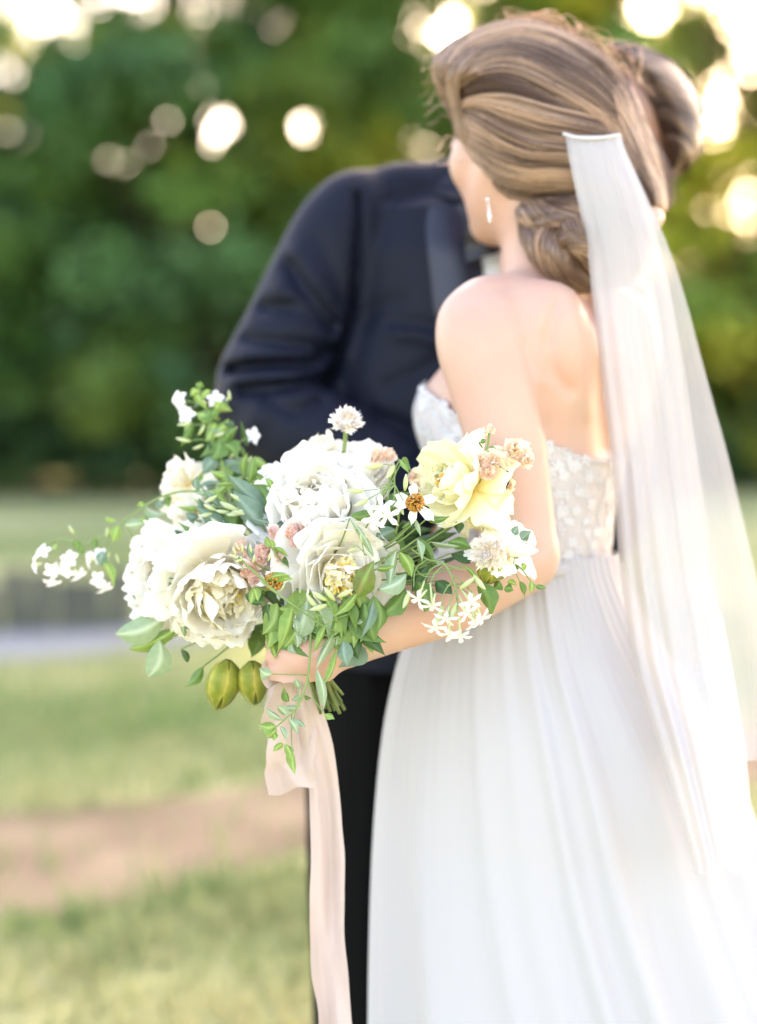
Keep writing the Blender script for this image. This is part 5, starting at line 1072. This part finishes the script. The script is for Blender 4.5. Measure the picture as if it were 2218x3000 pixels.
for a in [((835, 75), (742, 275), 52, 'light', (1.56, 1.552)), ((882, 140), (770, 372), 66, 'pale', (1.565, 1.555)), ((912, 240), (822, 482), 52, 'light', (1.57, 1.56)), ((775, 372), (822, 668), 88, 'pale', (1.56, 1.555)), ((955, 182), (986, 362), 72, 'blue', (1.565, 1.555)), ((1060, 130), (905, 372), 170, 'blue', (1.60, 1.59)),
          ((600, 20), (640, 130), 60, 'pale', (1.57, 1.565)), ((640, 60), (660, 150), 40, 'pale', (1.57, 1.565)), ((620, 120), (640, 230), 50, 'pale', (1.57, 1.565)), ((700, 100), (690, 200), 40, 'pale', (1.57, 1.565)), ((600, 200), (640, 270), 50, 'pale', (1.57, 1.56)), ((465, 415), (376, 368), 62, 'pale', (1.56, 1.552)), ((828, 690), (898, 726), 44, 'light', (1.56, 1.555)),
          ((570, 700), (500, 632), 60, 'pale', (1.56, 1.552)), ((540, 730), (422, 652), 56, 'pale', (1.565, 1.558)), ((490, 772), (368, 752), 62, 'light', (1.56, 1.552)), ((500, 790), (428, 862), 50, 'light', (1.56, 1.555)), ((520, 770), (572, 892), 56, 'pale', (1.56, 1.55)), ((580, 720), (645, 832), 56, 'pale', (1.56, 1.55)), ((622, 720), (702, 792), 44, 'pale', (1.57, 1.565)),
          ((540, 890), (474, 950), 60, 'light', (1.56, 1.553)), ((555, 895), (592, 1012), 50, 'light', (1.56, 1.555)), ((602, 945), (624, 1112), 44, 'light', (1.56, 1.555)), ((580, 605), (548, 500), 48, 'mid', (1.565, 1.56)), ((655, 520), (622, 440), 34, 'pale', (1.565, 1.56)), ((665, 640), (540, 640), 50, 'pale', (1.575, 1.57)), ((690, 560), (740, 580), 26, 'mid', (1.565, 1.56)), ((650, 560), (600, 600), 40, 'pale', (1.57, 1.565)), ((470, 810), (478, 880), 40, 'light', (1.56, 1.555))]:
    L4(a[0], a[1], a[2], a[3], a[4], parent=v4)
v5 = vine('jasmine_sprig', [k3(880, 800, 1.585), k3(960, 850, 1.575), k3(1040, 870, 1.565), k3(1080, 930, 1.56), k3(1105, 1000, 1.558), k3(1110, 1060, 1.557)], .0011, 'jasmine sprig with white star flowers hanging before the forearm')
JF = [(915, 1050, 945, 960), (985, 1085, 975, 970), (1000, 1195, 1030, 1080), (1075, 1228, 1070, 1090), (1128, 1238, 1115, 1090), (1055, 1150, 1080, 1060), (1160, 1118, 1120, 1030), (1200, 1165, 1180, 1030), (1180, 1065, 1130, 1000), (1235, 1150, 1190, 1020)]
tubes('side_stems', [[k3(1040, 870, 1.565), k3(980, 900, 1.562), k3(945, 960, 1.56)], [k3(1040, 880, 1.565), k3(1000, 920, 1.56), k3(975, 970, 1.558)], [k3(1090, 960, 1.56), k3(1050, 1010, 1.557), k3(1030, 1080, 1.555)], [k3(1105, 1000, 1.558), k3(1085, 1040, 1.555), k3(1070, 1090, 1.553)], [k3(1105, 1010, 1.558), k3(1115, 1050, 1.555), k3(1115, 1090, 1.553)], [k3(1080, 930, 1.56), k3(1130, 960, 1.557), k3(1190, 1020, 1.555)], [k3(1100, 990, 1.56), k3(1130, 1000, 1.557), k3(1180, 1030, 1.555)], [k3(960, 850, 1.575), k3(900, 900, 1.57), k3(890, 990, 1.565)], [k3(1040, 870, 1.565), k3(1130, 900, 1.56), k3(1180, 900, 1.56)], [k3(880, 860, 1.58), k3(930, 930, 1.57), k3(1010, 940, 1.56)]], .0008, v5)
for x, y, sx, sy in JF:
    p, q = Vector(A(*k3(sx, sy, 1.556))), Vector(A(*k3(x, y, 1.548))); ax = (q - p).normalized() * .8 + Vector((.25 * ra.randn(), -.35, .1 * ra.randn()))
    V, Fq = tube_vf(np.array([list(p), list(p * .5 + q * .5), list(q)]), [.0010, .0011, .0014], 6); bg = Bag(); bg.add(V, Fq, (1, 1, 1)); fo = obj('jasmine_flower', bg.mesh('jasmine_tube', M_pgreen), v5)
    obj('star', me_jas, fo, Matrix.Translation(q) @ frame_to(ax) @ Matrix.Rotation(ra.rand() * 6, 4, 'Z') @ Matrix.Diagonal((.0155, .0155, .0105, 1)))
for x, y, tx, ty in [(1195, 930, 1235, 990), (1110, 1070, 1090, 1130), (1040, 1090, 1020, 1150), (870, 1010, 845, 1095), (1125, 1000, 1165, 975)]: bud(v5, k3(x, y, 1.556), k3(tx, ty, 1.553), .020)
v6 = vine('jasmine_sprig', [k3(800, 720, 1.59), k3(815, 620, 1.58), k3(800, 520, 1.572), k3(792, 450, 1.57), k3(797, 385, 1.57), k3(780, 368, 1.57)], .0009, 'upper jasmine sprig with thin buds before the large peony')
tubes('side_stems', [[k3(795, 460, 1.57), k3(720, 490, 1.567), k3(580, 505, 1.565)], [k3(795, 470, 1.57), k3(700, 520, 1.567), k3(625, 565, 1.565)], [k3(795, 470, 1.57), k3(720, 530, 1.565), k3(690, 610, 1.56)], [k3(795, 470, 1.57), k3(760, 520, 1.565), k3(765, 600, 1.56)], [k3(795, 470, 1.57), k3(820, 520, 1.565), k3(845, 560, 1.56)], [k3(795, 470, 1.57), k3(790, 560, 1.565), k3(810, 640, 1.56)], [k3(780, 368, 1.57), k3(730, 368, 1.568), k3(670, 382, 1.566)], [k3(640, 830, 1.565), k3(630, 780, 1.565), k3(620, 730, 1.565)], [k3(650, 830, 1.565), k3(600, 780, 1.565), k3(575, 800, 1.565)], [k3(795, 460, 1.57), k3(740, 470, 1.567), k3(700, 485, 1.565)]], .0007, v6)
for x, y, tx, ty, L in [(640, 500, 575, 506, .020), (660, 545, 620, 568, .018), (700, 570, 685, 615, .016), (760, 560, 762, 610, .016), (735, 368, 665, 385, .022), (790, 372, 770, 415, .018), (845, 500, 855, 435, .018), (630, 770, 620, 730, .012), (600, 790, 572, 805, .012), (650, 780, 640, 730, .012), (815, 560, 830, 610, .015)]: bud(v6, k3(x, y, 1.566), k3(tx, ty, 1.563), L)
for x, y, ax in [(690, 640, (-.5, -.7, -.3)), (755, 625, (.1, -.9, -.3)), (730, 590, (-.3, -.8, .3))]: put('jasmine_flower', me_jas, k3(x, y, 1.556), ax, .017, ra.rand() * 6, v6)
v7 = vine('leafy_sprig', [k3(1250, 900, 1.60), k3(1330, 950, 1.60), k3(1400, 880, 1.60), k3(1440, 900, 1.60), k3(1480, 950, 1.60), k3(1520, 990, 1.60), k3(1560, 998, 1.60)], .0009, 'small leaved sprig beside the elbow')
for b, t, w, kd in [((1400, 880), (1430, 895), 40, 'mid'), ((1395, 720), (1425, 680), 44, 'blue'), ((1440, 750), (1490, 705), 44, 'blue'), ((1410, 790), (1440, 750), 50, 'blue'), ((1430, 960), (1455, 1045), 46, 'mid'), ((1490, 960), (1480, 1020), 30, 'light'), ((1510, 985), (1570, 998), 28, 'mid'), ((1330, 960), (1290, 1000), 50, 'mid'), ((1370, 960), (1420, 985), 40, 'light'), ((1440, 900), (1470, 880), 30, 'light'), ((1450, 800), (1480, 770), 36, 'blue'), ((1400, 840), (1430, 830), 36, 'blue'), ((1350, 1000), (1400, 1010), 36, 'mid')]:
    leaf(K3(*b), K3(*t), w * .4283, kd, v7, (1.60, 1.598))
tubes('side_stems', [[k3(1400, 880, 1.60), k3(1410, 790, 1.60), k3(1450, 760, 1.60), k3(1475, 720, 1.60)], [k3(1410, 790, 1.60), k3(1405, 720, 1.60)], [k3(1400, 900, 1.60), k3(1430, 960, 1.60)]], .0007, v7)
vine('stem', [(756, 930, 1.67), (750, 990, 1.68), (740, 1060, 1.69)], .0022); 
v8 = vine('stem', [(1068, 945, 1.602), (1062, 985, 1.606), (1060, 1010, 1.61), (1045, 1060, 1.62)], .0011)
tubes('side_stems', [[(1062, 985, 1.606), (1090, 1000, 1.606), (1120, 990, 1.606)], [(1090, 1000, 1.606), (1105, 1030, 1.606), (1110, 1056, 1.606)]], .0011, v8)
for b, t in [((1062, 985), (1084, 978)), ((1060, 960), (1046, 966)), ((1095, 1010), (1112, 1022)), ((1105, 1035), (1094, 1046))]: leaf(b, t, 9, 'mid', v8, (1.603, 1.602))

# loose leaves and buds filling in between the left-hand flowers, and along the tall vine
for i in range(34):
    x, y = 430 + 150 * ra.rand(), 1040 + 150 * ra.rand(); a = ra.rand() * 6.28; L = 32 + 34 * ra.rand(); dd = 1.655 + .04 * ra.rand()
    leaf((x, y), (x + L * math.cos(a), y + L * math.sin(a)), 11 + 12 * ra.rand(), ['light', 'mid', 'pale', 'light', 'blue'][i % 5], v2, (dd, dd - .006))
for i in range(22):
    t = ra.rand(); x, y = 560 - 130 * t + 24 * ra.randn(), 1080 - 210 * t + 14 * ra.randn(); a = ra.rand() * 6.28; L = 30 + 30 * ra.rand(); dd = 1.735 + .03 * t
    leaf((x, y), (x + L * math.cos(a), y + L * math.sin(a)), 11 + 10 * ra.rand(), ['light', 'mid', 'dark', 'light', 'blue'][i % 5], v2, (dd, dd - .006))
for i in range(20):
    x, y = 450 + 120 * ra.rand(), 1080 + 110 * ra.rand(); bud(v2, (x, y, 1.65), (x - 26 - 14 * ra.rand(), y - 12 * ra.randn(), 1.645), .014 + .006 * ra.rand())
# green pods hanging below
def pod(cx, cy, d, R, H, seed, label):
    rs = np.random.RandomState(seed); c = Vector(A(cx, cy, d)); t = np.linspace(0, 1, 12); w = np.linspace(0, 2 * math.pi, 20, endpoint=False); T_, W_ = np.meshgrid(t, w, indexing='ij')
    prof = np.sin(math.pi * np.clip(T_ ** .85 * .97 + .03, 0, 1)) ** .62; r = R * .9 * prof * (1 + .03 * np.cos(5 * W_))
    V = np.stack([r * np.cos(W_), r * np.sin(W_), (.5 - T_) * H], -1).reshape(-1, 3)
    b = Bag(); b.add(V, grid_faces(12, 20, True), (.55, .6, .7)); root = obj('seed_pod', b.mesh('seed_pod', M_pod), bouquet, Matrix.Translation(c) @ Matrix.Rotation(.15 * rs.randn(), 4, 'Y')); root['label'] = label
    for k in range(6):
        a0 = 6.283 * k / 6 + .3 + seed; nv, nu = 10, 7; v = np.linspace(0, 1, nv); u = np.linspace(-1, 1, nu); Vv, Uu = np.meshgrid(v, u, indexing='ij')
        half = .62 * np.sin(math.pi * np.clip(Vv ** .7, 0.02, .985)) ** .7; an = a0 + Uu * half; pr = np.sin(math.pi * np.clip(Vv ** .85 * .97 + .03, 0, 1)) ** .62
        r = R * pr * (1.0 + .05 * (1 - np.abs(Uu)) + .03 * (k % 2)); V = np.stack([r * np.cos(an), r * np.sin(an), (.5 - Vv * 1.04) * H], -1).reshape(-1, 3)
        g = (np.abs(Uu) ** 3)[..., None]; cc = (1 - g) * np.array([.95, 1.0, .8]) * (1 - .25 * Vv[..., None]) + g * np.array([1.7, 1.4, 1.6]); bb = Bag(); bb.add(V, grid_faces(nv, nu)[:, ::-1], cc.reshape(-1, 3)); obj('sepal', bb.mesh('sepal', M_pod), root, WM[root])
pod(486, 1494, 1.655, .0190, .058, 1, 'larger green pod at the bottom of the bouquet'); pod(553, 1490, 1.650, .0168, .050, 2, 'smaller green pod at the bottom of the bouquet'); pod(1068, 1246, 1.595, .014, .030, 3, None)

# stems gathered in the hand, and the ribbon
for i in range(16):
    t = i / 15; x0 = 560 + 300 * ra.rand(); dd = 1.625 + .025 * ra.randn() * .6; bx = 700 + 52 * t
    vine('stem', [(x0, 1270, 1.65 + .02 * ra.randn()), (650 + 45 * ra.rand(), 1400, dd), (672 + 34 * t, 1460, dd), (bx, 1530 + 22 * ra.randn(), dd + .012)], .0024 + .001 * ra.rand(), mt=M_stemd)
ribbon = empty('ribbon', A(640, 1450, 1.63), parent=bouquet)
def tail(rows, seed, amp=.007, n=90, m=16, slant=0):
    y = np.linspace(rows[0][0], rows[-1][0], n); L, R_, Dd = [np.interp(y, [r[0] for r in rows], [r[k] for r in rows]) for k in (1, 2, 3)]; k = np.ones(9) / 9; sm = lambda a: np.convolve(np.concatenate([np.full(4, a[0]), a, np.full(4, a[-1])]), k, 'valid'); L, R_, Dd = sm(L), sm(R_), sm(Dd); rs = np.random.RandomState(seed); V = []
    for i in range(n):
        s = np.linspace(0, 1, m); ph = i / n * 5 + seed; f = np.sin(s * 6 + ph) + .6 * np.sin(s * 11 - ph * 1.3)
        V.append(atn(L[i] + (R_[i] - L[i]) * s + 4 * np.sin(ph * 2.2) + 5 * vnoise(np.stack([0 * s + i * .13, np.sign(s - .5) * 3, 0 * s + seed], -1), 3) * np.abs(2 * s - 1) ** 3, y[i] + slant * (i / n) ** 6 * (.6 - s) + 5 * (i / n) ** 6 * np.sin(s * 8), Dd[i] + amp * f + .003 * vnoise(np.stack([s * 4, 0 * s + i * .12, 0 * s + seed], -1), 8)))
    return mesh('ribbon_tail', np.concatenate(V), grid_faces(n, m), M_ribbon)
obj('ribbon_tail', tail([(1455, 612, 652, 1.625), (1520, 582, 672, 1.64), (1600, 580, 690, 1.65), (1690, 584, 690, 1.66), (1722, 590, 688, 1.662)], 1, slant=22), ribbon)
obj('ribbon_tail', tail([(1460, 640, 690, 1.63), (1540, 652, 712, 1.645), (1640, 660, 728, 1.66), (1740, 668, 738, 1.67), (1900, 676, 748, 1.68), (2050, 682, 755, 1.685), (2240, 690, 764, 1.69), (2420, 698, 772, 1.69)], 2), ribbon)
V, Fq = tube_vf(catmull([A(690, 1445, 1.600), A(660, 1452, 1.592), A(622, 1440, 1.60), A(600, 1430, 1.62), A(618, 1428, 1.655), A(670, 1436, 1.66), A(695, 1442, 1.63)], 30), .016, 8, flat=.12, ref=(0, 1, 0))
bag = Bag()
for pts in ([(622, 1452, 1.61), (598, 1432, 1.60), (590, 1462, 1.60), (606, 1490, 1.605), (625, 1470, 1.612)], [(640, 1462, 1.61), (618, 1500, 1.605), (596, 1545, 1.61), (588, 1580, 1.62)]):
    c = catmull([A(*p) for p in pts], 20); w = np.array([0, .011, 0]) ; s = np.linspace(-1, 1, 5)
    bag.add((c[:, None, :] + s[None, :, None] * np.array([.010, .012, .004])).reshape(-1, 3), grid_faces(20, 5))
obj('ribbon_knot', bag.mesh('ribbon_knot', M_ribbon), ribbon)
